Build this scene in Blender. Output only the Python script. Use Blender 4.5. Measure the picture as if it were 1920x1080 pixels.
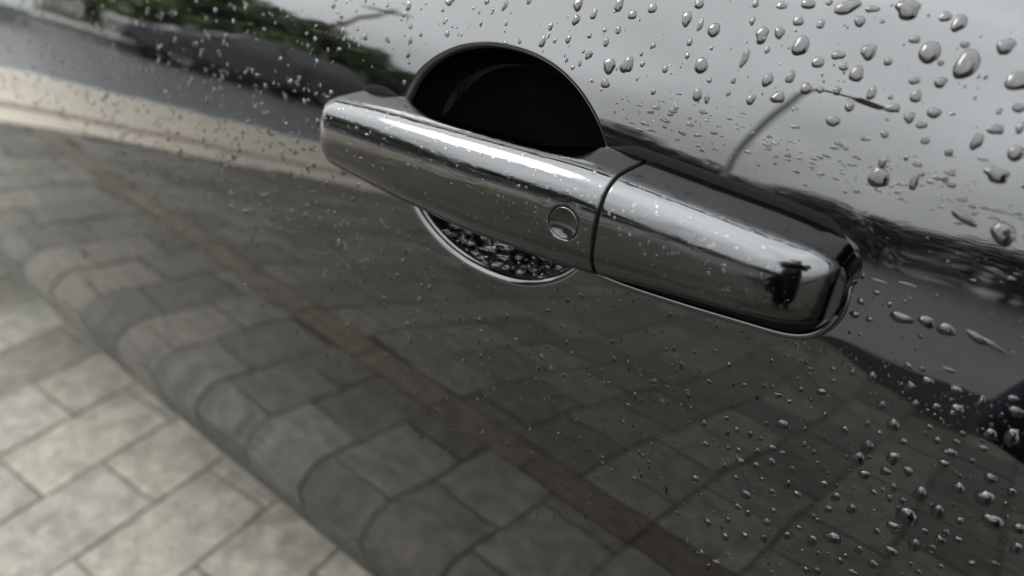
import bpy, bmesh, math, random
import numpy as np
from mathutils import Vector, Matrix

R = math.radians
for _o in list(bpy.data.objects):
    bpy.data.objects.remove(_o)
SC = bpy.context.scene
COL = SC.collection
random.seed(7)
rng = np.random.default_rng(7)

# ------------------------------------------------------------------ camera
def cam_axes(pitch=31.0, az=36.0, roll=3.9):
    a, p, r = R(az), R(pitch), R(roll)
    F = Vector((-math.sin(a) * math.cos(p), math.cos(a) * math.cos(p), -math.sin(p)))
    Rt = Vector((math.cos(a), math.sin(a), 0)); U = Rt.cross(F)
    return F, math.cos(r) * Rt + math.sin(r) * U, -math.sin(r) * Rt + math.cos(r) * U
CF, CR, CU = cam_axes()
CAM = Vector((0.0, -0.26, 1.0))
cd = bpy.data.cameras.new('camera'); cam = bpy.data.objects.new('camera', cd); COL.objects.link(cam)
cam.matrix_world = Matrix((( CR.x, CU.x, -CF.x, CAM.x), (CR.y, CU.y, -CF.y, CAM.y), (CR.z, CU.z, -CF.z, CAM.z), (0, 0, 0, 1)))
cd.sensor_width = 36; cd.lens = 1330 / 1920 * 36
cd.clip_start = 0.02; cd.clip_end = 2000
cd.dof.use_dof = True; cd.dof.focus_distance = 0.31; cd.dof.aperture_fstop = 5.2
SC.camera = cam

# ------------------------------------------------------------------ sky (overcast), sun, exposure
W = bpy.data.worlds.new('World'); SC.world = W; W.use_nodes = True
nt = W.node_tree; nt.nodes.clear()
N = nt.nodes.new; LK = nt.links.new
wo = N('ShaderNodeOutputWorld'); bg = N('ShaderNodeBackground'); bg.inputs[1].default_value = 0.1
sky = N('ShaderNodeTexSky'); sky.sky_type = 'NISHITA'; sky.sun_disc = False
sky.sun_elevation = R(48); sky.sun_rotation = R(250); sky.dust_density = 4; sky.air_density = 1.5
hs = N('ShaderNodeHueSaturation'); hs.inputs['Saturation'].default_value = 0.12
LK(sky.outputs[0], hs.inputs['Color'])
tc = N('ShaderNodeTexCoord'); sx = N('ShaderNodeSeparateXYZ'); LK(tc.outputs['Generated'], sx.inputs[0])
mx = N('ShaderNodeMath'); mx.operation = 'MAXIMUM'; mx.inputs[1].default_value = 0.0; LK(sx.outputs['Z'], mx.inputs[0])
ma = N('ShaderNodeMath'); ma.operation = 'MULTIPLY_ADD'; ma.inputs[1].default_value = 1.25; ma.inputs[2].default_value = 0.8
LK(mx.outputs[0], ma.inputs[0])            # overcast dome: brighter towards the zenith
nz = N('ShaderNodeTexNoise'); nz.inputs['Scale'].default_value = 2.2; nz.inputs['Detail'].default_value = 5
LK(tc.outputs['Generated'], nz.inputs['Vector'])
mr = N('ShaderNodeMapRange'); mr.inputs['From Min'].default_value = 0.3; mr.inputs['From Max'].default_value = 0.7
mr.inputs['To Min'].default_value = 0.78; mr.inputs['To Max'].default_value = 1.22; LK(nz.outputs['Fac'], mr.inputs['Value'])
mm = N('ShaderNodeMath'); mm.operation = 'MULTIPLY'; LK(ma.outputs[0], mm.inputs[0]); LK(mr.outputs[0], mm.inputs[1])
cl = N('ShaderNodeMix'); cl.data_type = 'RGBA'; cl.blend_type = 'MULTIPLY'; cl.inputs['Factor'].default_value = 1
cl.inputs['A'].default_value = (7.1, 7.35, 7.5, 1); LK(mm.outputs[0], cl.inputs['B'])
mix = N('ShaderNodeMix'); mix.data_type = 'RGBA'; mix.inputs['Factor'].default_value = 0.88
LK(hs.outputs[0], mix.inputs['A']); LK(cl.outputs['Result'], mix.inputs['B'])
LK(mix.outputs['Result'], bg.inputs[0]); LK(bg.outputs[0], wo.inputs[0])

sd = bpy.data.lights.new('sun', 'SUN'); sd.energy = 0.6; sd.angle = R(25); sd.color = (1, 0.97, 0.93)
sun = bpy.data.objects.new('sun', sd); COL.objects.link(sun)
sun.rotation_euler = (R(42), 0, R(-70))

SC.view_settings.view_transform = 'Standard'; SC.view_settings.look = 'None'
SC.view_settings.gamma = 1; SC.view_settings.use_curve_mapping = False
SC.view_settings.exposure = 2.83
SC.cycles.use_denoising = True
SC.cycles.max_bounces = 14; SC.cycles.transmission_bounces = 12; SC.cycles.glossy_bounces = 8
SC.cycles.caustics_reflective = False; SC.cycles.caustics_refractive = False

# ------------------------------------------------------------------ materials
MATS = {}
def mat(name, base=(0.5, 0.5, 0.5), rough=0.5, metal=0.0, **kw):
    m = bpy.data.materials.new(name); m.use_nodes = True
    b = m.node_tree.nodes['Principled BSDF']
    b.inputs['Base Color'].default_value = (*base, 1); b.inputs['Roughness'].default_value = rough
    b.inputs['Metallic'].default_value = metal
    for k, v in kw.items():
        b.inputs[k].default_value = v
    MATS[name] = m
    return m
def nodes(m):
    t = m.node_tree
    return t, t.nodes['Principled BSDF'], t.nodes.new, t.links.new
def noise(m, scale, detail=4, coord='Object', stretch=(1, 1, 1), rough=0.5):
    t, b, Nn, L = nodes(m)
    c = Nn('ShaderNodeTexCoord'); mp = Nn('ShaderNodeMapping'); mp.inputs['Scale'].default_value = stretch
    n = Nn('ShaderNodeTexNoise'); n.inputs['Scale'].default_value = scale; n.inputs['Detail'].default_value = detail
    n.inputs['Roughness'].default_value = rough
    L(c.outputs[coord], mp.inputs[0]); L(mp.outputs[0], n.inputs['Vector'])
    return n
def ramp(m, fac, stops):
    t, b, Nn, L = nodes(m)
    r = Nn('ShaderNodeValToRGB'); e = r.color_ramp.elements
    while len(e) < len(stops): e.new(0.5)
    for el, (p, c) in zip(e, stops):
        el.position = p; el.color = (*c, 1)
    L(fac, r.inputs[0]); return r
def bump(m, height, strength, dist, prev=None):
    t, b, Nn, L = nodes(m)
    bp = Nn('ShaderNodeBump'); bp.inputs['Strength'].default_value = strength; bp.inputs['Distance'].default_value = dist
    L(height, bp.inputs['Height'])
    if prev: L(prev.outputs[0], bp.inputs['Normal'])
    L(bp.outputs[0], b.inputs['Normal']); return bp

# black car paint: dark base under clear coat, fine dust film and flakes
m = mat('black_paint', (0.003, 0.003, 0.0035), 0.5, 0.0, **{'Coat Weight': 1.0, 'Coat Roughness': 0.012, 'Coat IOR': 1.58, 'IOR': 1.3, 'Specular IOR Level': 0.0})
t, b, Nn, L = nodes(m)
n1 = noise(m, 900, 2); r1 = ramp(m, n1.outputs['Fac'], [(0.0, (0.0004, 0.0004, 0.0005)), (0.62, (0.0006, 0.0006, 0.0008)), (0.78, (0.003, 0.003, 0.0033))])
L(r1.outputs[0], b.inputs['Base Color'])
n2 = noise(m, 26, 5); r2 = ramp(m, n2.outputs['Fac'], [(0.35, (0.006, 0.006, 0.006)), (0.75, (0.02, 0.02, 0.02))])
L(r2.outputs[0], b.inputs['Coat Roughness'])
n4 = noise(m, 17, 2); b4 = Nn('ShaderNodeBump'); b4.inputs['Strength'].default_value = 1.0; b4.inputs['Distance'].default_value = 0.00022   # slight ripple of the pressed sheet
L(n4.outputs['Fac'], b4.inputs['Height']); L(b4.outputs[0], b.inputs['Coat Normal'])
# dark chromed handle metal with a thin wet film
m = mat('dark_chrome', (0.052, 0.0525, 0.053), 0.1, 1.0)
t, b, Nn, L = nodes(m)
n1 = noise(m, 260, 3, stretch=(0.22, 1, 1)); n2 = noise(m, 900, 2, stretch=(0.12, 1, 1))
r1 = ramp(m, n1.outputs['Fac'], [(0.5, (0, 0, 0)), (0.56, (1, 1, 1))])
bp = bump(m, r1.outputs[0], 0.05, 0.0006); bump(m, n2.outputs['Fac'], 0.05, 0.0002, bp)
n3 = noise(m, 500, 3, stretch=(0.1, 1, 1)); r3 = ramp(m, n3.outputs['Fac'], [(0.3, (0.06, 0.06, 0.06)), (0.7, (0.15, 0.15, 0.15))]); L(r3.outputs[0], b.inputs['Roughness'])
mat('button_chrome', (0.042, 0.042, 0.042), 0.12, 1.0)
m = mat('rubber_and_gap_black', (0.002, 0.002, 0.002), 0.8, 0.0, **{'Specular IOR Level': 0.04})  # rubber, blackened further to paint in the shade of the handle gap
m = mat('cup_plastic', (0.0015, 0.0015, 0.002), 0.06, 0.0, **{'Specular IOR Level': 0.14})
mat('wetted_paint', (0.0018, 0.0018, 0.002), 0.6, 0.0, **{'Specular IOR Level': 0.03})
m = mat('satin_trim', (0.55, 0.56, 0.56), 0.22, 1.0)
m = mat('water', (1, 1, 1), 0.0, 0.0, **{'Transmission Weight': 1.0, 'IOR': 1.41})
m = mat('car_glass', (0.02, 0.025, 0.025), 0.02, 0.0, **{'Coat Weight': 1.0, 'Coat Roughness': 0.0, 'IOR': 1.5})
m = mat('tyre', (0.012, 0.012, 0.012), 0.7)
m = mat('alloy', (0.5, 0.5, 0.5), 0.3, 1.0)
m = mat('underbody', (0.012, 0.012, 0.012), 0.8)

def paver_mat(name, dark, mid, light, stain):
    m = mat(name, mid, 0.55, 0.0, **{'Specular IOR Level': 0.12})
    t, b, Nn, L = nodes(m)
    oi = Nn('ShaderNodeObjectInfo'); vm = Nn('ShaderNodeVectorMath'); vm.operation = 'ADD'
    c = Nn('ShaderNodeTexCoord'); cb = Nn('ShaderNodeVectorMath'); cb.operation = 'SCALE'
    g = Nn('ShaderNodeNewGeometry'); ad = Nn('ShaderNodeMath'); ad.operation = 'ADD'
    L(oi.outputs['Random'], ad.inputs[0]); L(g.outputs['Random Per Island'], ad.inputs[1])
    fr = Nn('ShaderNodeMath'); fr.operation = 'FRACT'; L(ad.outputs[0], fr.inputs[0])
    cx = Nn('ShaderNodeCombineXYZ')
    ml = Nn('ShaderNodeMath'); ml.operation = 'MULTIPLY'; ml.inputs[1].default_value = 37.0; L(fr.outputs[0], ml.inputs[0])
    L(ml.outputs[0], cx.inputs[0]); L(ml.outputs[0], cx.inputs[2])
    L(g.outputs['Position'], vm.inputs[0]); L(cx.outputs[0], vm.inputs[1])
    def nn(scale, detail, rough=0.55):
        q = Nn('ShaderNodeTexNoise'); q.inputs['Scale'].default_value = scale; q.inputs['Detail'].default_value = detail
        q.inputs['Roughness'].default_value = rough; L(vm.outputs[0], q.inputs['Vector']); return q
    na = nn(27, 8, 0.74); nb = nn(260, 5, 0.75); nc = nn(16, 6, 0.7)
    ra = ramp(m, na.outputs['Fac'], [(0.37, dark), (0.49, mid), (0.61, light)])
    rb = ramp(m, nb.outputs['Fac'], [(0.3, (0.55, 0.55, 0.55)), (0.7, (1.4, 1.4, 1.4))])
    mu = Nn('ShaderNodeMix'); mu.data_type = 'RGBA'; mu.blend_type = 'MULTIPLY'; mu.inputs['Factor'].default_value = 1
    L(ra.outputs[0], mu.inputs['A']); L(rb.outputs[0], mu.inputs['B'])
    rc = ramp(m, nc.outputs['Fac'], [(0.58, (0, 0, 0)), (0.72, (1, 1, 1))])
    ms = Nn('ShaderNodeMix'); ms.data_type = 'RGBA'; L(rc.outputs[0], ms.inputs['Factor'])
    L(mu.outputs['Result'], ms.inputs['A']); ms.inputs['B'].default_value = (*stain, 1)
    hv = Nn('ShaderNodeHueSaturation'); m2 = Nn('ShaderNodeMapRange'); f2 = Nn('ShaderNodeMath'); f2.operation = 'FRACT'; L(ml.outputs[0], f2.inputs[0]); L(f2.outputs[0], m2.inputs[0]); m2.inputs['To Min'].default_value = 0.92; m2.inputs['To Max'].default_value = 1.18; L(m2.outputs[0], hv.inputs['Saturation']); mr = Nn('ShaderNodeMapRange'); L(fr.outputs[0], mr.inputs[0])
    mr.inputs['To Min'].default_value = 0.66; mr.inputs['To Max'].default_value = 1.18; L(mr.outputs[0], hv.inputs['Value'])
    L(ms.outputs['Result'], hv.inputs['Color']); L(hv.outputs[0], b.inputs['Base Color'])
    rr = ramp(m, na.outputs['Fac'], [(0.35, (0.5, 0.5, 0.5)), (0.65, (0.75, 0.75, 0.75))]); L(rr.outputs[0], b.inputs['Roughness'])
    bump(m, nb.outputs['Fac'], 0.55, 0.004)
paver_mat('paver_grey', (0.058, 0.0548, 0.0462), (0.083, 0.0782, 0.0655), (0.113, 0.1065, 0.0890), (0.044, 0.0420, 0.0360))
paver_mat('paver_tan', (0.056, 0.046, 0.035), (0.083, 0.069, 0.052), (0.112, 0.094, 0.071), (0.048, 0.040, 0.030))
def ground_mat(name, a, c, rough, sc=3.0, bs=0.3, bd=0.006, fine=120):
    m = mat(name, a, rough); t, b, Nn, L = nodes(m)
    n1 = noise(m, sc, 6, 'Object'); r1 = ramp(m, n1.outputs['Fac'], [(0.3, a), (0.7, c)])
    L(r1.outputs[0], b.inputs['Base Color']); n2 = noise(m, fine, 4); bump(m, n2.outputs['Fac'], bs, bd); return m
ground_mat('joint_sand', (0.022, 0.021, 0.016), (0.042, 0.039, 0.029), 0.9, 9)
MATS['joint_sand'].node_tree.nodes['Principled BSDF'].inputs['Specular IOR Level'].default_value = 0.1
ground_mat('wet_soil', (0.012, 0.011, 0.009), (0.022, 0.020, 0.016), 0.8, 6)
MATS['wet_soil'].node_tree.nodes['Principled BSDF'].inputs['Specular IOR Level'].default_value = 0.08
ground_mat('soil', (0.03, 0.035, 0.018), (0.05, 0.06, 0.025), 0.9, 0.6)
ground_mat('asphalt', (0.045, 0.045, 0.047), (0.065, 0.065, 0.067), 0.34, 0.8, 0.25, 0.004, 60)
ground_mat('beige_slab', (0.20, 0.175, 0.13), (0.27, 0.235, 0.18), 0.5, 2.0)
ground_mat('brown_edging', (0.10, 0.058, 0.045), (0.14, 0.085, 0.065), 0.6, 5.0)
ground_mat('kerb_stone', (0.24, 0.235, 0.22), (0.32, 0.31, 0.29), 0.6, 5.0)
ground_mat('bark', (0.045, 0.035, 0.025), (0.08, 0.065, 0.05), 0.9, 12)
def leaf_mat(name, a, c):
    m = mat(name, a, 0.5); t, b, Nn, L = nodes(m)
    g = Nn('ShaderNodeNewGeometry'); r = ramp(m, g.outputs['Random Per Island'], [(0.0, a), (1.0, c)]); L(r.outputs[0], b.inputs['Base Color'])
leaf_mat('leaf_green', (0.05, 0.09, 0.022), (0.12, 0.17, 0.05))
leaf_mat('leaf_dark', (0.03, 0.05, 0.022), (0.065, 0.085, 0.04))
mat('galvanised', (0.16, 0.165, 0.17), 0.5, 0.3)
mat('navy_cloth', (0.008, 0.010, 0.02), 0.85); mat('grey_cloth', (0.02, 0.022, 0.03), 0.9)
mat('skin', (0.45, 0.27, 0.19), 0.5); mat('hair', (0.05, 0.028, 0.016), 0.55); mat('phone_black', (0.01, 0.01, 0.011), 0.25)
mat('shoe', (0.02, 0.02, 0.02), 0.6); mat('eye_white', (0.7, 0.7, 0.68), 0.2)
mat('dark_car_paint', (0.010, 0.011, 0.013), 0.3, 0, **{'Coat Weight': 1.0, 'Coat Roughness': 0.02})
mat('blue_car_paint', (0.02, 0.028, 0.05), 0.3, 0, **{'Coat Weight': 1.0, 'Coat Roughness': 0.02})
mat('white_van_paint', (0.62, 0.64, 0.63), 0.3, 0, **{'Coat Weight': 1.0, 'Coat Roughness': 0.02})
mat('lamp_lens', (0.6, 0.6, 0.58), 0.15); mat('tail_red', (0.25, 0.01, 0.01), 0.15)

# ------------------------------------------------------------------ helpers
def link(name, me, parent=None, m=None):
    o = bpy.data.objects.new(name, me); COL.objects.link(o)
    if parent: o.parent = parent
    if m: me.materials.append(MATS[m])
    return o
def mesh(name, V, F, parent=None, m=None, smooth=False, normals=None):
    me = bpy.data.meshes.new(name)
    me.from_pydata([tuple(map(float, v)) for v in V], [], [tuple(int(i) for i in f) for f in F]); me.update()
    if smooth:
        me.polygons.foreach_set('use_smooth', [True] * len(me.polygons))
    if normals is not None:
        me.normals_split_custom_set_from_vertices([tuple(map(float, n)) for n in normals])
    return link(name, me, parent, m)
def empty(name, loc=(0, 0, 0), rz=0.0):
    o = bpy.data.objects.new(name, None); COL.objects.link(o); o.location = loc; o.rotation_euler.z = rz
    o.empty_display_size = 0.1
    return o
def tag(o, label=None, cat=None, group=None, kind=None):
    for k, v in (('label', label), ('category', cat), ('group', group), ('kind', kind)):
        if v: o[k] = v
    return o
class MB:
    def __init__(s): s.V = []; s.F = []
    def add(s, V, F):
        k = len(s.V); s.V += [tuple(v) for v in V]; s.F += [tuple(i + k for i in f) for f in F]; return s
    def box(s, x0, x1, y0, y1, z0, z1):
        return s.add([(x0,y0,z0),(x1,y0,z0),(x1,y1,z0),(x0,y1,z0),(x0,y0,z1),(x1,y0,z1),(x1,y1,z1),(x0,y1,z1)],
                     [(0,3,2,1),(4,5,6,7),(0,1,5,4),(1,2,6,5),(2,3,7,6),(3,0,4,7)])
    def tube(s, pts, rad, seg=10, caps=True):
        P = [Vector(p) for p in pts]; rad = rad if hasattr(rad, '__len__') else [rad] * len(P)
        V = []; F = []; up = None
        for i, p in enumerate(P):
            d = (P[min(i + 1, len(P) - 1)] - P[max(i - 1, 0)]).normalized()
            if up is None:
                up = Vector((0, 0, 1)) if abs(d.z) < 0.9 else Vector((1, 0, 0))
            a = d.cross(up).normalized(); up = a.cross(d).normalized()
            for k in range(seg):
                q = 2 * math.pi * k / seg; V.append(p + (a * math.cos(q) + up * math.sin(q)) * rad[i])
        for i in range(len(P) - 1):
            for k in range(seg):
                F.append((i*seg+k, i*seg+(k+1)%seg, (i+1)*seg+(k+1)%seg, (i+1)*seg+k))
        if caps:
            F.append(tuple(range(seg))[::-1]); F.append(tuple(range((len(P)-1)*seg, len(P)*seg)))
        return s.add(V, F)
    def build(s, name, m, parent=None, smooth=False):
        return mesh(name, s.V, s.F, parent, m, smooth)
def bevel(o, w, seg=2):
    md = o.modifiers.new('bevel', 'BEVEL'); md.width = w; md.segments = seg; md.limit_method = 'ANGLE'; md.angle_limit = R(35)
    return o
def grid_faces(nu, nv, flip=False, wrap=False):
    F = []
    for i in range(nu - 1):
        for j in range(nv if wrap else nv - 1):
            k = (j + 1) % nv
            f = (i*nv+j, i*nv+k, (i+1)*nv+k, (i+1)*nv+j)
            F.append(f[::-1] if flip else f)
    return F
def smoothstep(a, b, x):
    q = np.clip((x - a) / (b - a), 0, 1); return q * q * (3 - 2 * q)

# ------------------------------------------------------------------ ground: paving, pavement, road
GR = R(4.5)                                   # the paving is laid a few degrees off the car's axis
E1 = Vector((math.cos(GR), math.sin(GR), 0)); E2 = Vector((-math.sin(GR), math.cos(GR), 0))
SN = Vector((-0.963, -0.27, 0)).normalized()  # across the street, away from the drive
SP = Vector((0.27, -0.963, 0)).normalized()   # along the street
def quad(name, pts, z, m, kind='structure', thick=None):
    return tag(mesh(name, [(p.x, p.y, z) for p in pts], [tuple(range(len(pts)))], None, m), kind=kind)
S = lambda q, p: SN * q + SP * p
g = tag(mesh('ground', [(-900, -900, -0.05), (900, -900, -0.05), (900, 900, -0.05), (-900, 900, -0.05)], [(0, 1, 2, 3)], None, 'soil'), kind='structure')

bed = quad('paving', [S(3.28, -6), S(3.28, 3.2), E1*4 - E2*3.2, E1*4 + E2*4.2], -0.0045, 'joint_sand')
PW, PL, JT = 0.163, 0.25, 0.0045
def paver_mesh(w, l, name, m, k):
    mb = MB(); c = 0.003; hw, hl = w/2 - JT/2, l/2 - JT/2
    r = np.random.default_rng(k)
    ring = lambda i, z: [(-hw+i+r.normal()*.0006, -hl+i+r.normal()*.0006, z), (hw-i, -hl+i, z+r.normal()*.0004), (hw-i, hl-i+r.normal()*.0006, z), (-hw+i, hl-i, z+r.normal()*.0004)]
    V = ring(0, -0.05) + ring(0, -0.002) + ring(c, 0.0)
    F = [(8, 9, 10, 11)]
    for a in (0, 4):
        for j in range(4):
            F.append((a+j, a+(j+1) % 4, a+4+(j+1) % 4, a+4+j))
    me = bpy.data.meshes.new(name); me.from_pydata(V, [], F); me.materials.append(MATS[m]); return me
PM = [paver_mesh(PW, PL, 'paver', 'paver_grey', k) for k in range(6)]
TM = [paver_mesh(PL, 0.105, 'tan_paver', 'paver_tan', k) for k in range(3)]
STRIP0, STRIP1 = -0.575, -0.470               # e2 range of the tan course
spots = []
for i in range(-34, 26):
    a0 = i * PW + 0.002
    off = (0.05 + 0.105 * (i + 8)) % PL
    ks = list(range(-14, 18))
    for k in ks:
        b0 = k * PL + off; b1 = b0 + PL
        segs = [(b0, b1)]
        if b0 < STRIP1 and b1 > STRIP0:       # cut pavers beside the tan course
            segs = [(b0, STRIP0)] if b0 < STRIP0 - 0.03 else []
            if b1 > STRIP1 + 0.03: segs.append((STRIP1, b1))
        for (s0, s1) in segs:
            spots.append((a0 + PW/2, (s0 + s1)/2, (s1 - s0) / PL, 0))
for k in range(-24, 18):
    spots.append((k * PL + 0.05, (STRIP0 + STRIP1)/2, 1, 1))
def pos(a, b): return E1 * a + E2 * b
ins = []
for (a, b, s, kd) in spots:
    P = pos(a, b)
    q = P.dot(SN)
    if b < -2.55 - 0.75*max(0, min(1, (-0.05 - a)/0.6)): continue
    if q > 3.26 or b < -3.15 or b > 4.1 or a > 3.9: continue
    ins.append((a, b, s, kd, P))
def near(sp):                                 # how large it shows, directly or mirrored in the door
    P = sp[4]; d = math.hypot(P.x + 0.75, (P.y + 0.05) * 1.5)
    return d
ins.sort(key=near)
stuffV = MB(); stuffT = MB()
for n, (a, b, s, kd, P) in enumerate(ins):
    me = (TM if kd else PM)[n % (3 if kd else 6)]
    dz = random.gauss(0, 0.0012); tx, ty = random.gauss(0, 0.004), random.gauss(0, 0.004)
    if n < 290:
        o = bpy.data.objects.new('tan_paver' if kd else 'paver', me); COL.objects.link(o); o.parent = bed
        o.location = (P.x + random.gauss(0, .0008), P.y, dz); o.rotation_euler = (tx, ty, GR + random.gauss(0, .004)); o.scale = (1, s, 1)
    else:
        M_ = Matrix.Translation((P.x, P.y, dz)) @ Matrix.Rotation(GR, 4, 'Z')
        V = [M_ @ Vector((v.co.x, v.co.y * s, v.co.z)) for v in me.vertices]
        (stuffT if kd else stuffV).add(V, [tuple(p.vertices) for p in me.polygons])
tag(stuffV.build('further_pavers', 'paver_grey', bed), kind='stuff')
tag(stuffT.build('further_tan_pavers', 'paver_tan', bed), kind='stuff')

quad('side_drive', [E1*(-2.71) - E2*3.2, S(3.28, 3.2), S(3.28, 40), E1*30 - E2*40, E1*30 - E2*3.2], -0.004, 'asphalt')
def strip(name, q0, q1, z0, z1, m, p0=-45, p1=70):
    mb = MB(); a, b_, c, d = S(q0, p0), S(q1, p0), S(q1, p1), S(q0, p1)
    V = [(p.x, p.y, z) for z in (z0, z1) for p in (a, b_, c, d)]
    mb.add(V, [(0,3,2,1),(4,5,6,7),(0,1,5,4),(1,2,6,5),(2,3,7,6),(3,0,4,7)])
    return tag(mb.build(name, m), kind='structure')
quad('planting_bed', [E1*(-0.70) - E2*3.30, E1*(-0.05) - E2*2.56, E1*9 - E2*2.50, E1*9 - E2*3.75, E1*(0.05) - E2*3.70], 0.0008, 'wet_soil')
PQ = 8.0
strip('pavement_border', 3.28, 3.62, -0.04, 0.004, 'beige_slab', -45, PQ)
strip('brown_edging', 3.625, 3.76, -0.04, 0.010, 'brown_edging', -45, PQ)
strip('pavement', 3.765, 5.02, -0.04, 0.006, 'beige_slab', -45, PQ)
strip('kerb', 5.025, 5.17, -0.16, 0.000, 'kerb_stone', -45, PQ)
quad('road', [S(5.17, -45), S(13.4, -45), S(13.4, 70), S(5.17, 70)], -0.045, 'asphalt')
quad('road_mouth', [S(3.285, PQ + 0.01), S(5.165, PQ + 0.01), S(5.165, 70), S(3.285, 70)], -0.012, 'asphalt')
strip('far_kerb', 13.405, 13.55, -0.16, 0.07, 'kerb_stone')
strip('far_pavement', 13.555, 15.4, -0.10, 0.06, 'kerb_stone')

# ------------------------------------------------------------------ the parked car: side surface as a function of x and z
ZT = [0.40, 0.424, 0.430, 0.436, 0.443, 0.452, 0.48, 0.55, 0.60, 0.64, 0.684, 0.74, 0.80, 0.84, 0.88, 0.894, 0.902, 0.910, 0.918, 0.926, 0.935, 0.96, 0.970, 1.0]
TT = [-70, -60, -35, -8, 8, 2, -5, -8, -5, -3.5, -2, 0, 4.7, 8, 10.8, 12, 14.6, 17.8, 21.2, 24.4, 27, 30, 33, 33]
_zs = np.linspace(0.40, 1.0, 6001); _t = np.interp(_zs, ZT, TT)
_k = np.exp(-0.5 * (np.arange(-60, 61) / 18.0) ** 2); _k /= _k.sum()
_t = np.convolve(np.pad(_t, 60, mode='edge'), _k, mode='valid')
_k2 = np.exp(-0.5 * (np.arange(-500, 501) / 150.0) ** 2); _k2 /= _k2.sum()
_t2 = np.convolve(np.pad(_t, 500, mode='edge'), _k2, mode='valid')
_w = smoothstep(0.462, 0.490, _zs) * (1 - smoothstep(0.84, 0.87, _zs)); _t = _t*(1 - _w) + _t2*_w   # soft sheet metal below the waist
_y = np.cumsum(np.tan(np.radians(_t))) * (_zs[1] - _zs[0]); _y -= np.interp(0.85, _zs, _y)
RX, RZ, RR = -0.2080, 0.8680, 0.0590
EA, EB, SKEW, EN = 0.0632, 0.0530, -0.075, 2.2   # the recess is a full, slightly sheared oval
def rec(r, a):
    c, s = np.cos(a), np.sin(a); k = (np.abs(c)**EN + np.abs(s)**EN) ** (-1/EN)
    return RX + r*k*(EA*c + SKEW*EB*s), RZ + r*k*EB*s
def rec_d(x, z):                              # 1.0 on the rim
    u_ = np.abs((x - RX - SKEW*(z - RZ))/EA); v_ = np.abs((z - RZ)/EB); return (u_**EN + v_**EN) ** (1/EN)
def side_y(x, z):
    x = np.asarray(x, float); z = np.asarray(z, float)
    y = np.interp(z, _zs, _y) + 0.010 * (x + 0.3) ** 2
    y = y + 0.42 * (np.clip(-2.35 - x, 0, None) / 0.75) ** 2.4 + 0.25 * (np.clip(x - 1.7, 0, None) / 0.7) ** 2.2
    # pressed flare round the fixed end of the handle
    cx = np.clip(x, -0.2, -0.062); cz = 0.8735 + 0.02 * (cx + 0.1)
    d = np.hypot(x - cx, z - cz) - 0.030
    y = y - 0.0004 * np.exp(-(np.clip(d, 0, None) / 0.016) ** 2) * smoothstep(-0.145, -0.09, x)
    return y
def side_n(x, z, e=2e-4):
    dx = (side_y(x + e, z) - side_y(x - e, z)) / (2*e); dz = (side_y(x, z + e) - side_y(x, z - e)) / (2*e)
    n = np.stack([dx, -np.ones_like(dx), dz], -1)
    return n / np.linalg.norm(n, axis=-1, keepdims=True)
def side_panel(name, xs, zlo, zhi, nz, parent, m='black_paint', hem=True):
    """grid panel: columns xs(u, z) allow slanted ends"""
    V = []; NN = []
    Z0 = np.array([zlo(x) for x in xs[0]]); nx = len(xs[0])
    for j in range(nz):
        f = j / (nz - 1)
        z = Z0 + (zhi - Z0) * f
        x = xs[0] + (xs[1](z) if len(xs) > 1 else 0)
        y = side_y(x, z); V.append(np.stack([x, y, z], -1)); NN.append(side_n(x, z))
    V = np.concatenate(V); NN = np.concatenate(NN)
    F = [f[::-1] for f in grid_faces(nz, nx, flip=True)]
    F = grid_faces(nz, nx, flip=False)
    return mesh(name, V, F, parent, m, True, NN)

CAR = tag(empty('parked_car', (0, 0, 0)), 'wet black car close in front, rain drops on its door', 'car')
# front shut line of the door, a slanting line low down
_gx = [-0.66, -0.7235, -0.7653, -0.8574, -0.9112, -0.96, -0.985, -0.99]; _gz = [0.42, 0.500, 0.5636, 0.6471, 0.6887, 0.75, 0.83, 0.97]
def gap_x(z): return np.interp(z, _gz, _gx)
ZTOP, ZBOT, XR = 0.9705, 0.412, 0.30
# door skin: rings round the recess out to the door's outline
NA, NRAD = 720, 210
ang = np.linspace(0, 2*np.pi, NA, endpoint=False)
def outline(a):
    c, s = math.cos(a), math.sin(a); best = 9
    lo, hi = RR + 0.01, 3.0
    for _ in range(40):
        mid = (lo + hi) / 2; x, z = RX + mid*c, RZ + mid*s
        inside = ZBOT < z < ZTOP and x < XR and x > gap_x(z) + 0.0025
        if inside: lo = mid
        else: hi = mid
    return lo
ex0, ez0 = rec(1.0, ang); dirA = np.arctan2(ez0 - RZ, ex0 - RX)
OUT = np.array([outline(a) for a in dirA])
ca, sa = np.cos(dirA), np.sin(dirA); RIN = np.hypot(ex0 - RX, ez0 - RZ)
FIL = 0.0046
V = []; NN = []
for k in range(9):                            # rolled lip into the recess
    q = (1 - k / 8) * math.pi / 2
    r = RIN + FIL * (1 - math.sin(q)); x = RX + r*ca; z = RZ + r*sa
    nb = side_n(x, z); y = side_y(x, z) + FIL * (1 - math.cos(q))
    V.append(np.stack([x, y, z], -1))
    rad = np.stack([-ca, 0*ca, -sa], -1)
    n = nb * math.cos(q) + rad * math.sin(q); NN.append(n / np.linalg.norm(n, axis=1, keepdims=True))
for k in range(1, NRAD + 1):
    f = (k / NRAD) ** 1.5
    r = (RIN + FIL) + (OUT - RIN - FIL) * f; x = RX + r*ca; z = RZ + r*sa
    V.append(np.stack([x, side_y(x, z), z], -1)); NN.append(side_n(x, z))
nr = len(V)
last = V[-1].copy(); V.append(last + np.array([0, 0.012, 0]) + 0.001*np.stack([ca, 0*ca, sa], -1)); NN.append(np.stack([ca, 0*ca, sa], -1))
V = np.concatenate(V); NN = np.concatenate(NN)
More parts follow.
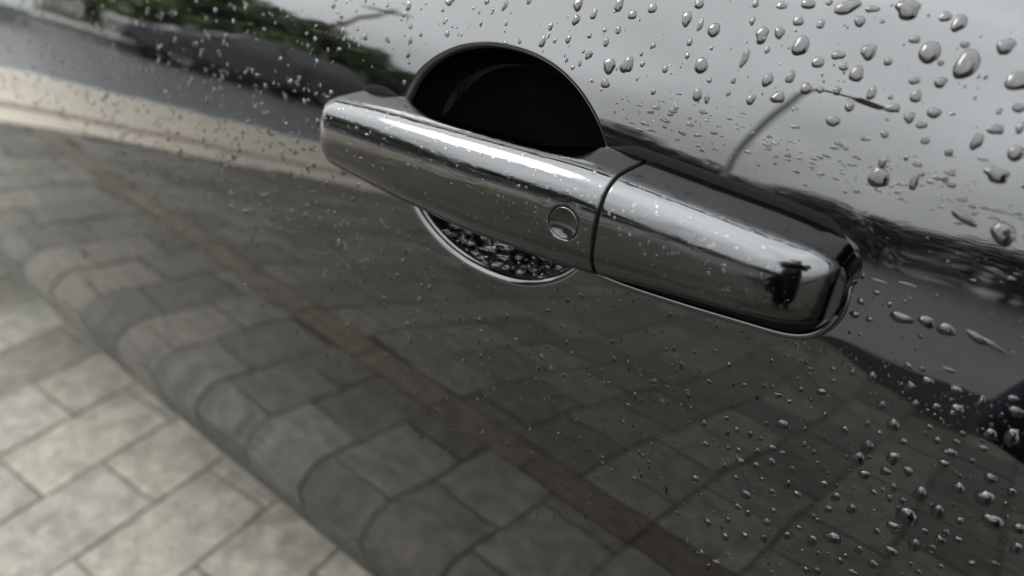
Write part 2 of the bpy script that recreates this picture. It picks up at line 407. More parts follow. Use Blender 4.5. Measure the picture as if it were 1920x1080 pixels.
DOOR = mesh('front_door', V, grid_faces(nr + 1, NA, flip=True, wrap=True), CAR, 'black_paint', True, NN)
# recess cup
V = []
NC = 60
for k in range(NC):
    q = k / (NC - 1) * math.pi / 2
    f = max(math.cos(q), 0.002) ** 0.40; dp = FIL - 0.0004 + 0.036 * math.sin(q) ** 1.1
    x = RX + f*RIN[::3]*ca[::3]; z = RZ + f*RIN[::3]*sa[::3]
    ye = side_y(ex0[::3], ez0[::3]); ym = float(side_y(RX, RZ)); w = math.cos(q)
    V.append(np.stack([x, ye*w + ym*(1-w) + dp, z], -1))
CUPV = np.array(V)
cup = mesh('handle_recess', np.concatenate(V), grid_faces(NC, NA//3, flip=False, wrap=True), DOOR, 'cup_plastic', True)

# fender, rear door, rear quarter
def arch(cx, x, r=0.40, cz=0.37):
    d = r*r - (x - cx)**2
    return max(ZBOT, cz + math.sqrt(d)) if d > 0 else ZBOT
u = np.linspace(0, 1, 260)
def fender():
    nz_, nx_ = 200, 200; V = []; NN = []
    for j in range(nz_):
        for_z = ZBOT + (ZTOP - ZBOT) * j / (nz_ - 1)
        x1 = float(gap_x(for_z)) - 0.0025
        x = -1.36 + (x1 + 1.36) * np.linspace(0, 1, nx_); z = np.full(nx_, for_z)
        V.append(np.stack([x, side_y(x, z), z], -1)); NN.append(side_n(x, z))
    V = np.concatenate(V); NN = np.concatenate(NN); F = grid_faces(nz_, nx_)
    k = len(V); end = [(j*nx_ + nx_ - 1) for j in range(nz_)]     # turned-in edge at the shut line
    V = np.concatenate([V, V[end] + np.array([0.001, 0.012, 0])]); NN = np.concatenate([NN, np.tile([1., 0, 0], (nz_, 1))])
    for j in range(nz_ - 1): F.append((end[j], k + j, k + j + 1, end[j+1]))
    return mesh('front_wing', V, F, CAR, 'black_paint', True, NN)
fender()
xs = np.linspace(-3.02, -1.36, 150); side_panel('wing_front', [xs], lambda x: arch(-2.40, x), ZTOP, 60, CAR)
xs = np.linspace(XR + 0.005, 1.02, 90); side_panel('rear_door', [xs], lambda x: arch(1.36, x), ZTOP, 80, CAR)
xs = np.linspace(1.025, 2.3, 120); side_panel('rear_quarter', [xs], lambda x: arch(1.36, x), ZTOP, 60, CAR)
# floor of the car; black strip added behind the shut line to darken the gap
mb = MB(); mb.box(-1.35, 2.2, 0.16, 1.74, 0.60, 0.90); bk = mb.build('floor_pan', 'underbody', CAR); bevel(bk, 0.05)
mb = MB()
for (x0, z0), (x1, z1) in zip(list(zip(_gx, _gz))[:-1], list(zip(_gx, _gz))[1:]):
    y0, y1 = float(side_y(x0, z0)) + 0.010, float(side_y(x1, z1)) + 0.010
    mb.add([(x0-.012, y0, z0), (x0+.012, y0, z0), (x1+.012, y1, z1), (x1-.012, y1, z1)], [(0, 1, 2, 3)])
mb.build('shut_line_backing', 'rubber_and_gap_black', CAR)
# far flank, mirrored
for o in [c for c in CAR.children if c.name.split('.')[0] in ('front_wing', 'wing_front', 'rear_door', 'rear_quarter')]:
    c = o.copy(); COL.objects.link(c); c.parent = CAR; c.scale = (1, -1, 1); c.location = (0, 1.9, 0)
mb = MB(); mb.box(-1.0, 0.3, 1.86, 1.90, 0.42, 0.965); mb.build('far_door', 'black_paint', CAR)
# waist trim, window, pillars, roof, bonnet
yt = lambda x: side_y(x, np.full_like(x, ZTOP))
xs = np.linspace(-1.2, 1.9, 160); Y0 = yt(xs)
def ribbon(name, prof, m, x0=-1.2, x1=1.9, parent=CAR):
    X = np.linspace(x0, x1, 160); B = yt(X); V = [np.stack([X, B + dy, np.full_like(X, dz)], -1) for dy, dz in prof]
    return mesh(name, np.concatenate(V), grid_faces(len(prof), len(X)), parent, m, True)
ribbon('waist_seal', [(0.0035, ZTOP-0.002), (0.0005, ZTOP+0.0006), (0.0012, ZTOP+0.0018), (0.0060, ZTOP+0.0022)], 'rubber_and_gap_black')
ribbon('waist_trim', [(0.0040, ZTOP), (0.0035, ZTOP+0.0030), (0.0055, ZTOP+0.0048), (0.0105, ZTOP+0.0078), (0.0125, ZTOP+0.0080), (0.0138, ZTOP+0.0065)], 'satin_trim')
ribbon('side_window', [(0.012, ZTOP+0.000), (0.10, 1.16), (0.21, 1.36), (0.29, 1.50)], 'car_glass', -0.75, 1.7)
mb = MB()
yb = float(side_y(0, ZTOP))
A = [(-1.0, yb + 0.015, 0.975), (-0.75, yb + 0.06, 1.08), (-0.05, yb + 0.285, 1.50), (1.5, yb + 0.285, 1.52), (1.95, yb + 0.03, 0.99)]
for s_ in (0, 1):
    Yf = (lambda y: 1.9 - y) if s_ else (lambda y: y)
    mb.tube([(a, Yf(c), e) for a, c, e in A], [0.035, 0.04, 0.045, 0.045, 0.05], 10)
    mb.tube([(0.32, Yf(yb + 0.008), 0.965), (0.34, Yf(yb + 0.28), 1.49)], 0.03, 8)
mb.build('window_frame', 'black_paint', CAR, True)
mb = MB(); V = []
for i in range(9):
    x = -0.08 + 1.75 * i / 8; zc = 1.52 + 0.05 * math.sin(math.pi * (0.15 + 0.8*i/8))
    for j in range(9):
        f = j / 8; V.append((x, yb + 0.28 + (1.9 - 2*yb - 0.56) * f, zc + 0.03 * math.sin(math.pi * f)))
mb.add(V, grid_faces(9, 9)); mb.build('roof', 'black_paint', CAR, True)
mb = MB(); V = []
for i in range(13):
    f = i / 12; x = -0.95 - 2.07 * f; ye = float(side_y(x, ZTOP)); z = ZTOP + 0.05 * (1 - f) - 0.14 * max(0, f - 0.75) / 0.25
    for j in range(13):
        h_ = j / 12; V.append((x, ye + (1.9 - 2*ye) * h_, z + 0.06 * math.sin(math.pi * h_) ** 0.6 - (0.05*(1-f) if j in (0, 12) else 0)))
mb.add(V, grid_faces(13, 13, flip=True)); mb.build('bonnet', 'black_paint', CAR, True)
mb = MB(); mb.add([(-0.98, yb+.05, 1.0), (-0.98, 1.85-yb, 1.0), (-0.10, 1.6-yb, 1.52), (-0.10, yb+.3, 1.52)], [(0, 1, 2, 3)]); mb.build('windscreen', 'car_glass', CAR)
mb = MB(); mb.add([(1.97, yb+.05, 1.0), (1.97, 1.85-yb, 1.0), (1.62, 1.6-yb, 1.53), (1.62, yb+.3, 1.53)], [(0, 3, 2, 1)]); mb.build('rear_window', 'car_glass', CAR)
mb = MB(); mb.box(-3.06, -2.65, 0.42, 1.48, 0.36, 0.86); bevel(mb.build('front_bumper', 'black_paint', CAR), 0.08, 4)
mb = MB(); mb.box(2.0, 2.32, 0.22, 1.68, 0.36, 1.0); bevel(mb.build('tailgate', 'black_paint', CAR), 0.08, 4)
def wheel(parent, x, y, r, w, out):
    mb = MB(); prof = [(0.62, 0), (0.80, 0.0), (0.93, 0.06), (1.0, 0.2), (1.0, 0.8), (0.93, 0.94), (0.62, 1.0)]
    V = []
    for pr, pw in prof:
        for k in range(28):
            q = 2*math.pi*k/28; V.append((x + r*pr*math.cos(q), y + (pw - 0.5) * w * out, r + r*pr*math.sin(q)))
    mb.add(V, grid_faces(len(prof), 28, wrap=True)); ty = mb.build('wheel', 'tyre', parent, True)
    mb = MB(); yf = y - 0.42*w*out
    for k in range(5):
        q = 2*math.pi*k/5; c, s = math.cos(q), math.sin(q); hw = 0.13
        P = [(0.12, -hw), (0.62, -hw*0.8), (0.62, hw*0.8), (0.12, hw)]
        mb.add([(x + r*(a*c - b_*s), yf, r + r*(a*s + b_*c)) for a, b_ in P], [(0, 1, 2, 3)])
    V = [(x + r*a*math.cos(2*math.pi*k/28), yf + dy, r + r*a*math.sin(2*math.pi*k/28)) for a, dy in ((0.64, 0), (0.60, 0.005*out), (0.60, 0.05*out)) for k in range(28)]
    mb.add(V, grid_faces(3, 28, wrap=True)); mb.build('rim', 'alloy', ty)
    return ty
for wx in (-2.40, 1.36):
    wheel(CAR, wx, 0.17, 0.36, 0.24, 1); wheel(CAR, wx, 1.73, 0.36, 0.24, -1)

# ------------------------------------------------------------------ door handle
HX0, HX1, GAPX, GW = -0.3140, -0.0375, -0.1265, 0.0008
def h_zt(x): return np.interp(x, [-.33, -.30, -.264, -.205, -.146, -.128, -.09, -.060, -.048, -.040, -.034, -.028], [.8835, .8865, .8895, .8925, .8950, .8945, .8925, .8908, .8897, .8878, .8845, .880])
def h_zb(x): return np.interp(x, [-.33, -.303, -.25, -.20, -.1445, -.129, -.11, -.064, -.048, -.0386, -.02], [.8465, .8465, .8440, .8435, .8460, .8474, .8508, .8555, .8575, .8585, .859])
def h_yf(x): return np.interp(x, [-.33, -.30, -.25, -.20, -.15, -.128, -.08, -.03], [-.0250, -.0275, -.0305, -.0325, -.0325, -.0320, -.0305, -.0280])
def h_yb(x):
    w = 1 - smoothstep(-0.290, -0.225, x) * (1 - smoothstep(-0.178, -0.140, x))
    return -0.012 + 0.030 * w
_hx = np.linspace(-.34, -.01, 661); _kk = np.exp(-0.5*(np.arange(-60, 61)/16.0)**2); _kk /= _kk.sum()
def _sm(f):
    v = f(_hx); v = np.convolve(np.pad(v, 60, mode='edge'), _kk, mode='valid'); v = np.where(_hx > -0.05, 0.6*v + 0.4*f(_hx), v); return lambda x: np.interp(x, _hx, v)
h_zt, h_zb, h_yf = _sm(h_zt), _sm(h_zb), _sm(h_yf)
NEXP = 2.35; NUP = 3.0; QD = 0.018; SHEAR = 0.06
def section(x, n=150, s=1.0, sd_=1.0):
    zt, zb, yf, yb_ = float(h_zt(x)), float(h_zb(x)), float(h_yf(x)), float(h_yb(x))
    c, a = (zt + zb)/2, (zt - zb)/2 * s
    ym = yf + QD; out = []
    yf2 = ym - (ym - yf) * sd_
    for k in range(n):
        q = -math.pi/2 + 2*math.pi*k/n
        sn, cs = math.sin(q), math.cos(q)
        if cs >= 0:
            ne = NUP if sn > 0 else NEXP
            z = a * math.copysign(abs(sn)**(2/ne), sn); y = ym - (ym - yf2) * abs(cs)**(2/ne)
        else:
            z = a * math.copysign(abs(sn)**(2/5), sn); y = ym + max(yb_ - ym, 0.002) * abs(cs)**(2/5)
        out.append((x, y + SHEAR * z, c + z))
    return out
def front_y(x, z):
    zt, zb, yf = h_zt(x), h_zb(x), h_yf(x); c, a = (zt+zb)/2, (zt-zb)/2; ym = yf + QD
    ne = np.where(z > c, NUP, NEXP)
    return ym - QD * (1 - np.clip(np.abs(z - c)/a, 0, 0.999) ** ne) ** (1/ne) + SHEAR * (z - c)
BX, BZ, BR = -0.1415, 0.8722, 0.0071
def loft(name, xs_, sc, m, parent, dent=False):
    V = []
    for x, (s, d_) in zip(xs_, sc): V += section(x, 180, s, d_)
    n = 180
    if dent:
        V = np.array(V); r = np.hypot(V[:, 0] - BX, (V[:, 2] - BZ)); f = (1 - smoothstep(BR*0.93, BR*1.01, r)) * (V[:, 1] < -0.012)
        V[:, 1] += f * 0.0030
        V = [tuple(v) for v in V]
    F = grid_faces(len(xs_), n, wrap=True, flip=False)
    F.append(tuple(range(n))); F.append(tuple(range((len(xs_)-1)*n, len(xs_)*n))[::-1])
    return mesh(name, V, F, parent, m, True)
E_L = 0.015
xs_ = []; sc = []
for k in range(22):                           # rounded front end
    q = (k + 0.02) / 21.02 * math.pi/2
    xs_.append(HX0 + E_L*(1 - math.cos(math.pi/2 - q + 0) ** 1) if False else HX0 + E_L*(1 - math.cos(q)) if False else HX0 + E_L*(1 - math.cos(q)))
    s = math.sin(q)
    sc.append((0.62 + 0.38 * s**0.8, max(s, 0.02)**0.8))
for x in np.linspace(HX0 + E_L, GAPX - GW - 0.0009, 250)[1:]:
    xs_.append(x); sc.append((1, 1))
for k in range(1, 6):
    q = k/5 * math.pi/2; xs_.append(GAPX - GW - 0.0009 + 0.0009*math.sin(q)); sc.append((1 - 0.035*(1-math.cos(q)), 1 - 0.035*(1-math.cos(q))))
HANDLE = loft('door_handle', xs_, sc, 'dark_chrome', CAR, True)
E_R = 0.034
xs_ = []; sc = []
for k in range(5, -1, -1):
    q = k/5 * math.pi/2; xs_.append(GAPX + GW + 0.0009 - 0.0009*math.sin(q)); sc.append((1 - 0.035*(1-math.cos(q)), 1 - 0.035*(1-math.cos(q))))
for x in np.linspace(GAPX + GW + 0.0009, HX1 - E_R, 110)[1:]: xs_.append(x); sc.append((1, 1))
for k in range(1, 26):
    q = k/25.0 * math.pi/2; xs_.append(HX1 - E_R + E_R*math.sin(q)); s = max(math.cos(q), 0.0)
    uu = math.sin(q); sc.append((0.78 + 0.22*max(1 - max(0, (uu - 0.62)/0.38)**2.2, 0)**0.5, max(1 - uu**2.6, 0.0)**0.5*0.985 + 0.015))
for k in range(1, 13):                        # domed end wall
    q = k/12.0 * math.pi/2; xs_.append(HX1 + 0.0032*math.sin(q)); sc.append((0.78*max(math.cos(q), 0.02)**0.7, 0.015))
loft('handle_end_cap', xs_, sc, 'dark_chrome', HANDLE)
loft('dark_joint_plug', [GAPX - 0.004, GAPX + 0.004], [(0.93, 0.93)]*2, 'rubber_and_gap_black', HANDLE)  # black plug added inside the joint so the slit reads dark
# round concave sensor button
V = []
nr_, na_ = 22, 72
for k in range(nr_ + 4):
    for j in range(na_):
        q = 2*math.pi*j/na_
        if k < nr_:
            f = k/(nr_-1); r = BR*0.90*f; dp = 0.0016*(1 - f*f)
        else:
            f = (k - nr_ + 1)/4; r = BR*(0.90 + 0.085*f); dp = -0.00008*math.sin(math.pi*f) + (0.0008 if k == nr_+3 else 0)
        x, z = BX + r*math.cos(q), BZ + r*math.sin(q)
        V.append((x, float(front_y(x, z)) + dp, z))
mesh('sensor_button', V, grid_faces(nr_ + 4, na_, wrap=True, flip=True), HANDLE, 'button_chrome', True)

# rubber gasket and painted-dark gap on the door round the handle's footprint, and the pressed paint lip round the fixed end
LIPX = [-0.170, -0.150, -0.1299, -0.1157, -0.0902, -0.0666, -0.0491]; LIPZ = [0.8375, 0.8368, 0.8366, 0.8372, 0.8393, 0.8417, 0.8434]
def lip_z(x): return float(np.interp(x, LIPX, LIPZ))
def _fw(x): return float(smoothstep(-0.15, -0.125, x))
def footprint(off):
    P = []
    xa, xb = HX0 + 0.006, HX1 - 0.003
    zt = lambda x: float(h_zt(x)) + off + 0.0012
    zb = lambda x: float(h_zb(x)) - off - 0.0008 if x < -0.16 else (float(h_zb(x)) - off - 0.0008)*(1 - _fw(x)) + (lip_z(x) - off + 0.0020)*_fw(x)
    for x in np.linspace(xa + 0.012, xb - 0.014, 90): P.append((x, zb(x)))
    c_r = 0.014 + off
    za, zc = zb(xb - 0.014), zt(xb - 0.014)
    for q in np.linspace(-90, 0, 16)[1:]: P.append((xb - 0.014 + c_r*math.cos(R(q)), za + c_r + c_r*math.sin(R(q))))
    for q in np.linspace(0, 90, 16): P.append((xb - 0.014 + c_r*math.cos(R(q)), zc - c_r + c_r*math.sin(R(q))))
    for x in np.linspace(xb - 0.014, xa + 0.012, 90)[1:]: P.append((x, zt(x)))
    c_l = 0.012 + off
    za, zc = zb(xa + 0.012), zt(xa + 0.012)
    for q in np.linspace(90, 180, 14)[1:]: P.append((xa + 0.012 + c_l*math.cos(R(q)), zc - c_l + c_l*math.sin(R(q))))
    for q in np.linspace(180, 270, 14)[:-1]: P.append((xa + 0.012 + c_l*math.cos(R(q)), za + c_l + c_l*math.sin(R(q))))
    return P
rings = [(-0.006, 0.0012), (0.0005, 0.0012), (0.0016, 0.0004), (0.0026, -0.0006)]
V = []
for off, hgt in rings:
    for (x, z), (xi, zi) in zip(footprint(off), footprint(-0.006)):
        w_ = float(smoothstep(1.05, 1.35, rec_d(x, z))); x, z = xi + (x - xi)*(0.45 + 0.55*w_), zi + (z - zi)*(0.45 + 0.55*w_)
        n = side_n(np.array(x), np.array(z)); y = float(side_y(x, z)); V.append((x + n[0]*hgt, y + n[1]*hgt, z + n[2]*hgt))
nf = len(footprint(0)); F = []
for f in grid_faces(len(rings), nf, wrap=True):
    c = np.mean([V[i] for i in f], axis=0)
    if rec_d(c[0], c[2]) > 1.08: F.append(f[::-1])
mesh('handle_gasket_gap', V, F, HANDLE, 'rubber_and_gap_black', True)
ctl = [(x, z) for x, z in zip(LIPX[1:], LIPZ[1:])] + [(-0.0410, 0.8465), (-0.0358, 0.8530), (-0.0336, 0.8610), (-0.0338, 0.8680), (-0.0352, 0.8740)]
cs_ = np.cumsum([0] + [math.hypot(a_[0]-b_[0], a_[1]-b_[1]) for a_, b_ in zip(ctl[:-1], ctl[1:])])
tt = np.linspace(0, cs_[-1], 240); kx = np.exp(-0.5*(np.arange(-24, 25)/8.0)**2); kx /= kx.sum()
lx, lz = [np.convolve(np.pad(np.interp(tt, cs_, [c_[i] for c_ in ctl]), 24, mode='reflect', reflect_type='odd'), kx, mode='valid') for i in (0, 1)]
pts = [(x, float(side_y(x, z)) - 0.0004, z) for x, z in zip(lx, lz)]
rad = [0.0018 * min(1, 0.1 + min(i, len(pts) - 1 - i) / 30) for i in range(len(pts))]
mb = MB(); mb.tube(pts, rad, 14); mb.build('pressed_lip', 'black_paint', DOOR, True)

# ------------------------------------------------------------------ street beyond (seen mirrored in the paint)
def street_car(name, label, q, p, paint, L_=4.3, H_=1.48, W_=1.78, van=False, flip=1, group=None):
    root = tag(empty(name, S(q, p).to_tuple(), math.atan2(SP.y, SP.x) + (math.pi if flip < 0 else 0)), label, 'van' if van else 'car', group)
    z0 = 0.22
    root.location.z = -0.045
    hl = L_/2
    if van:
        low = [(-hl, 0.35), (-hl, 1.0), (-hl+0.25, 1.12), (-hl+0.75, 1.22), (-hl+0.9, 1.24), (hl-0.05, 1.24), (hl, 1.15), (hl, 0.35), (hl-0.1, z0), (-hl+0.1, z0)]
        top = [(-hl+0.75, 1.22), (-hl+1.45, H_-0.06), (-hl+1.7, H_), (hl-0.15, H_), (hl-0.03, 1.24)]
    else:
        low = [(-hl, 0.38), (-hl+0.02, 0.66), (-hl+0.25, 0.76), (-hl+1.05, 0.90), (-hl+1.2, 0.93), (hl-0.35, 0.98), (hl-0.04, 0.94), (hl, 0.55), (hl-0.06, 0.36), (hl-0.2, z0), (-hl+0.2, z0)]
        top = [(-hl+1.10, 0.91), (-hl+1.85, H_-0.08), (-hl+2.2, H_), (hl-1.0, H_-0.04), (hl-0.6, H_-0.16), (hl-0.16, 0.97)]
    def ext(poly, w0, w1, zmin, zmax):
        mb = MB(); n = len(poly); wz = lambda z: w0 + (w1 - w0) * min(1, max(0, (z - zmin)/(zmax - zmin)))
        V = [(x, -wz(z), z) for x, z in poly] + [(x, wz(z), z) for x, z in poly]
        F = [tuple(range(n)), tuple(range(2*n-1, n-1, -1))] + [(i, i+n, (i+1) % n + n, (i+1) % n) for i in range(n)]
        return mb.add(V, F)
    bevel(ext(low, W_/2, W_/2 - 0.04, 0.5, 1.2).build('body', paint, root), 0.06, 3)
    bevel(ext(top, W_/2 - 0.06, W_/2 - (0.14 if van else 0.24), top[0][1], H_).build('cabin', paint, root), 0.05, 3)
    sh = (lambda z: W_/2 - 0.06 - ((0.08 if van else 0.18) * (z - top[0][1])/(H_ - top[0][1])) + 0.006)
    gl = [(-hl+1.28, 0.99), (-hl+1.92, H_-0.16), (-hl+2.3, H_-0.11), (-hl+2.3, 0.99)] if not van else [(-hl+0.98, 1.28), (-hl+1.5, H_-0.2), (-hl+1.9, H_-0.2), (-hl+1.9, 1.28)]
    gl2 = [(-hl+2.38, 0.99), (-hl+2.38, H_-0.11), (hl-1.05, H_-0.16), (hl-0.62, 1.0)]
    for s in (-1, 1):
        for gq in ([gl] if van else [gl, gl2]):
            V = [(x, s * sh(z), z) for x, z in gq]
            MB().add(V, [(0, 1, 2, 3) if s > 0 else (3, 2, 1, 0)]).build('side_window', 'car_glass', root)
    a, b_ = (top[0], top[1]); dn = 0.012
    ws = lambda t_: (a[0] + (b_[0]-a[0])*t_ - dn, a[1] + (b_[1]-a[1])*t_ + dn)
    for (pa, pb) in ((ws(0.1), ws(0.95)),):
        MB().add([(pa[0], -W_/2+.16, pa[1]), (pa[0], W_/2-.16, pa[1]), (pb[0], W_/2-.28, pb[1]), (pb[0], -W_/2+.28, pb[1])], [(0, 3, 2, 1)]).build('windscreen', 'car_glass', root)
    for s in (-1, 1):
        hd = MB(); hd.box(-hl-0.012, -hl+0.12, s*(W_/2-0.42) - 0.17, s*(W_/2-0.42) + 0.17, 0.60, 0.72); bevel(hd.build('headlight', 'lamp_lens', root), 0.03)
        tl = MB(); tl.box(hl-0.1, hl+0.012, s*(W_/2-0.22) - 0.09, s*(W_/2-0.22) + 0.09, 0.62, 0.88); bevel(tl.build('tail_light', 'tail_red', root), 0.03)
        for wx in (-hl+0.85, hl-0.85):
            wheel(root, wx, s*(W_/2 - 0.10), 0.32, 0.2, -s)
        mr_ = MB(); mr_.box(-hl+1.3, -hl+1.42, s*(W_/2+0.02) - 0.07, s*(W_/2+0.02) + 0.07, 0.98, 1.10); bevel(mr_.build('wing_mirror', paint, root), 0.03)
    return root
street_car('parked_van', 'white panel van parked across the street, mirrored at top left of door', 12.2, -1.6, 'white_van_paint', 4.9, 2.0, 1.9, True)
street_car('street_car', 'dark hatchback across the street parked beside the white van', 12.3, 4.0, 'dark_car_paint', 4.2, 1.5, group='cars parked across the street')
street_car('street_car', 'dark blue car across the street between two dark cars', 12.3, 9.4, 'blue_car_paint', 4.4, 1.46, flip=-1, group='cars parked across the street')
street_car('street_car', 'dark car across the street, farthest from the white van', 12.3, 14.8, 'dark_car_paint', 4.3, 1.5, group='cars parked across the street')

def leafy(name, label, loc, height, rad, m, n=2600, trunk=True, cat='tree', seed=0, group=None, zlo=0.25):
    r = np.random.default_rng(seed)
    root = tag(empty(name, loc), label, cat, group)
    mb = MB()
    if trunk:
        th = height*0.55
        mb.tube([(0, 0, -0.1), (0.03, 0, th*0.5), (0.0, 0.04, th), (0.05, 0.02, height*0.82)], [height*.035, height*.028, height*.02, height*.006], 8)
        for k in range(7):
            q = k*2.4; zz = th*(0.55 + 0.09*k)
            mb.tube([(0, 0, zz), (rad*.4*math.cos(q), rad*.4*math.sin(q), zz + height*.1), (rad*.75*math.cos(q), rad*.75*math.sin(q), zz + height*.18)], [height*.014, height*.009, height*.003], 6)
    else:
        for k in range(6):
            q = k*1.05; mb.tube([(0.05*math.cos(q), 0.05*math.sin(q), -0.05), (rad*.5*math.cos(q), rad*.5*math.sin(q), height*.7)], [0.03, 0.01], 6)
    mb.build('trunk' if trunk else 'stems', 'bark', root, True)
    nc = 26; C_ = []
    z0 = height*zlo
    for k in range(nc):
        q = r.uniform(0, 2*np.pi); f = r.uniform(0, 1); zz = z0 + (height - z0)*f
        w = rad * (np.sin(np.pi*(0.12 + 0.86*f))**0.7) * r.uniform(0.25, 0.95); C_.append((w*np.cos(q), w*np.sin(q), zz*0.95, rad*r.uniform(0.22, 0.42)))
    C_ = np.array(C_); idx = r.integers(0, nc, n); d = r.normal(size=(n, 3)); d /= np.linalg.norm(d, axis=1, keepdims=True)
    c = C_[idx, :3] + d * (C_[idx, 3] * r.uniform(0.5, 1.0, n)**0.5)[:, None]
    t1 = np.cross(d, r.normal(size=(n, 3))); t1 /= np.linalg.norm(t1, axis=1, keepdims=True); t2 = np.cross(d + 0.6*r.normal(size=(n, 3)), t1); t2 /= np.linalg.norm(t2, axis=1, keepdims=True)
    sz = (height*0.022 + 0.03) * r.uniform(0.6, 1.4, n)
    P = np.stack([c - t1*sz[:, None], c + t2*sz[:, None]*.55, c + t1*sz[:, None], c - t2*sz[:, None]*.55], 1).reshape(-1, 3)
    mesh('crown', P, np.arange(4*n).reshape(-1, 4), root, m)
    return root
dirs = ['far left, beside the white van', 'behind the white van', 'behind the dark hatchback', 'behind the dark blue car', 'behind the farthest dark car']
k = 0
for az_, dist, hgt, rad in ((-66, 22, 6.6, 3.2), (-61, 20, 6.0, 2.6), (-57, 19, 5.6, 2.4), (-53, 18.5, 5.2, 2.3), (-49, 18, 4.2, 2.1)):
    a = R(az_); leafy('garden_tree', 'leafy green tree across the street, ' + dirs[k], (dist*math.sin(a), -dist*math.cos(a), 0), hgt, rad, 'leaf_green', 3200, True, 'tree', k, 'green trees across the street', 0.1); k += 1
names = ['leftmost', 'second from left', 'third from left', 'fourth from left', 'middle', 'third from right', 'second from right', 'rightmost', 'hidden end']
j = 0
for az_, dist, hgt, rad in ((-44, 22, 3.0, 2.2), (-38, 24, 4.6, 2.8), (-33, 25, 4.8, 3.0), (-28, 27, 5.2, 3.2), (-22, 28, 4.2, 3.0), (-16, 30, 3.3, 4.2), (-10, 30, 3.5, 4.2), (-4, 28, 3.5, 4.0), (3, 27, 3.5, 4.0), (10, 27, 3.6, 3.2), (18, 26, 3.8, 3.2)):
    a = R(az_); leafy('boundary_tree', 'dark bushy tree of the far row, number %d counted from the street' % (j+1) if False else 'dark bushy tree in the far row, ' + (['first', 'second', 'third', 'fourth', 'fifth', 'sixth', 'seventh', 'eighth', 'ninth', 'tenth', 'eleventh'][j]) + ' from the street end', (dist*math.sin(a), -dist*math.cos(a), 0), hgt, rad, 'leaf_dark', 7000, True, 'tree', 20 + j, 'dark trees of the far row', 0.05); j += 1
def lamp_post(label, loc, h_, arm, ang_):
    root = tag(empty('street_lamp', loc, ang_), label, 'street lamp')
    MB().tube([(0, 0, -0.1), (0, 0, 1.2), (0, 0, 1.21), (0, 0, h_*0.93), (arm*0.08, 0, h_*0.975), (arm*0.25, 0, h_)], [0.11, 0.11, 0.075, 0.06, 0.05, 0.045], 12).build('pole', 'galvanised', root, True)
    MB().tube([(arm*0.25, 0, h_), (arm, 0, h_*1.01)], 0.04, 10).build('arm', 'galvanised', root, True)
    hb = MB(); hb.box(arm-0.05, arm+0.40, -0.14, 0.14, h_*1.01-0.07, h_*1.01+0.06); h2 = bevel(hb.build('lamp_head', 'galvanised', root), 0.05, 3)
    lb = MB(); lb.box(arm+0.05, arm+0.34, -0.1, 0.1, h_*1.01-0.085, h_*1.01-0.068); lb.build('lens', 'lamp_lens', h2)
a = R(-18.3); lamp_post('bent street lamp beside the pavement, mirrored above the end of the handle', (9*math.sin(a), -9*math.cos(a), 0), 8.2, 0.75, R(-25))
a = R(-52); up_ = tag(empty('utility_pole', (17*math.sin(a), -17*math.cos(a), 0)), 'thin utility pole mirrored above the green trees at top left', 'pole')
MB().tube([(0, 0, -0.2), (0, 0, 4), (0, 0, 8.5)], [0.12, 0.10, 0.07], 10).build('mast', 'bark', up_, True)
MB().box(-0.7, 0.7, -0.05, 0.05, 8.0, 8.12).build('crossarm', 'bark', up_)

# ------------------------------------------------------------------ the photographer, mirrored in handle and door
def skin_mesh(name, verts, edges, radii, subdiv=2, root=0):
    me = bpy.data.meshes.new(name + '_cage'); me.from_pydata(verts, edges, []); o = bpy.data.objects.new(name + '_cage', me); COL.objects.link(o)
    md = o.modifiers.new('skin', 'SKIN'); md.use_smooth_shade = True
    if not me.skin_vertices:
        pass
    sv = me.skin_vertices[0].data
    for i, r in enumerate(radii):
        sv[i].radius = (r, r) if not hasattr(r, '__len__') else r
        sv[i].use_root = (i == root)
    if subdiv:
        s = o.modifiers.new('sub', 'SUBSURF'); s.levels = subdiv; s.render_levels = subdiv
    dg = bpy.context.evaluated_depsgraph_get(); dg.update()
    out = bpy.data.meshes.new_from_object(o.evaluated_get(dg)); bpy.data.objects.remove(o); out.name = name
    return out
F3, R3, U3 = CF, CR, CU
PHM = Matrix(((R3.x, U3.x, -F3.x, 0), (R3.y, U3.y, -F3.y, 0), (R3.z, U3.z, -F3.z, 0), (0, 0, 0, 1)))
PHM.translation = CAM - F3*0.012
WRR = PHM @ Vector((0.275, 0.0, 0.13)); WRL = PHM @ Vector((0.135, -0.14, 0.13))
PX, PY = 0.42, -0.66
J = {}
def jt(n, x, y, z, r): J[n] = ((PX + x, PY + y, z), r)
jt('pelvis', 0, 0, 0.93, (0.165, 0.12)); jt('waist', 0, 0.02, 1.08, (0.15, 0.11)); jt('chest', 0, 0.05, 1.27, (0.175, 0.12)); jt('upper', 0, 0.07, 1.40, (0.15, 0.095))
jt('neck', 0, 0.10, 1.49, 0.055); jt('head0', 0, 0.13, 1.55, 0.075); jt('head1', 0, 0.14, 1.63, 0.092); jt('head2', 0, 0.135, 1.71, 0.085)
jt('shl', -0.19, 0.08, 1.39, 0.068); jt('ell', -0.20, 0.10, 1.13, 0.052); J['wrl'] = (tuple(WRL), 0.034)
jt('shr', 0.19, 0.08, 1.39, 0.068); jt('elr', 0.22, 0.12, 1.13, 0.052); J['wrr'] = (tuple(WRR), 0.034)
jt('hpl', -0.10, 0, 0.86, 0.098); jt('knl', -0.11, 0.04, 0.50, 0.068); jt('anl', -0.12, 0, 0.09, 0.046); jt('tol', -0.13, 0.15, 0.045, 0.042)
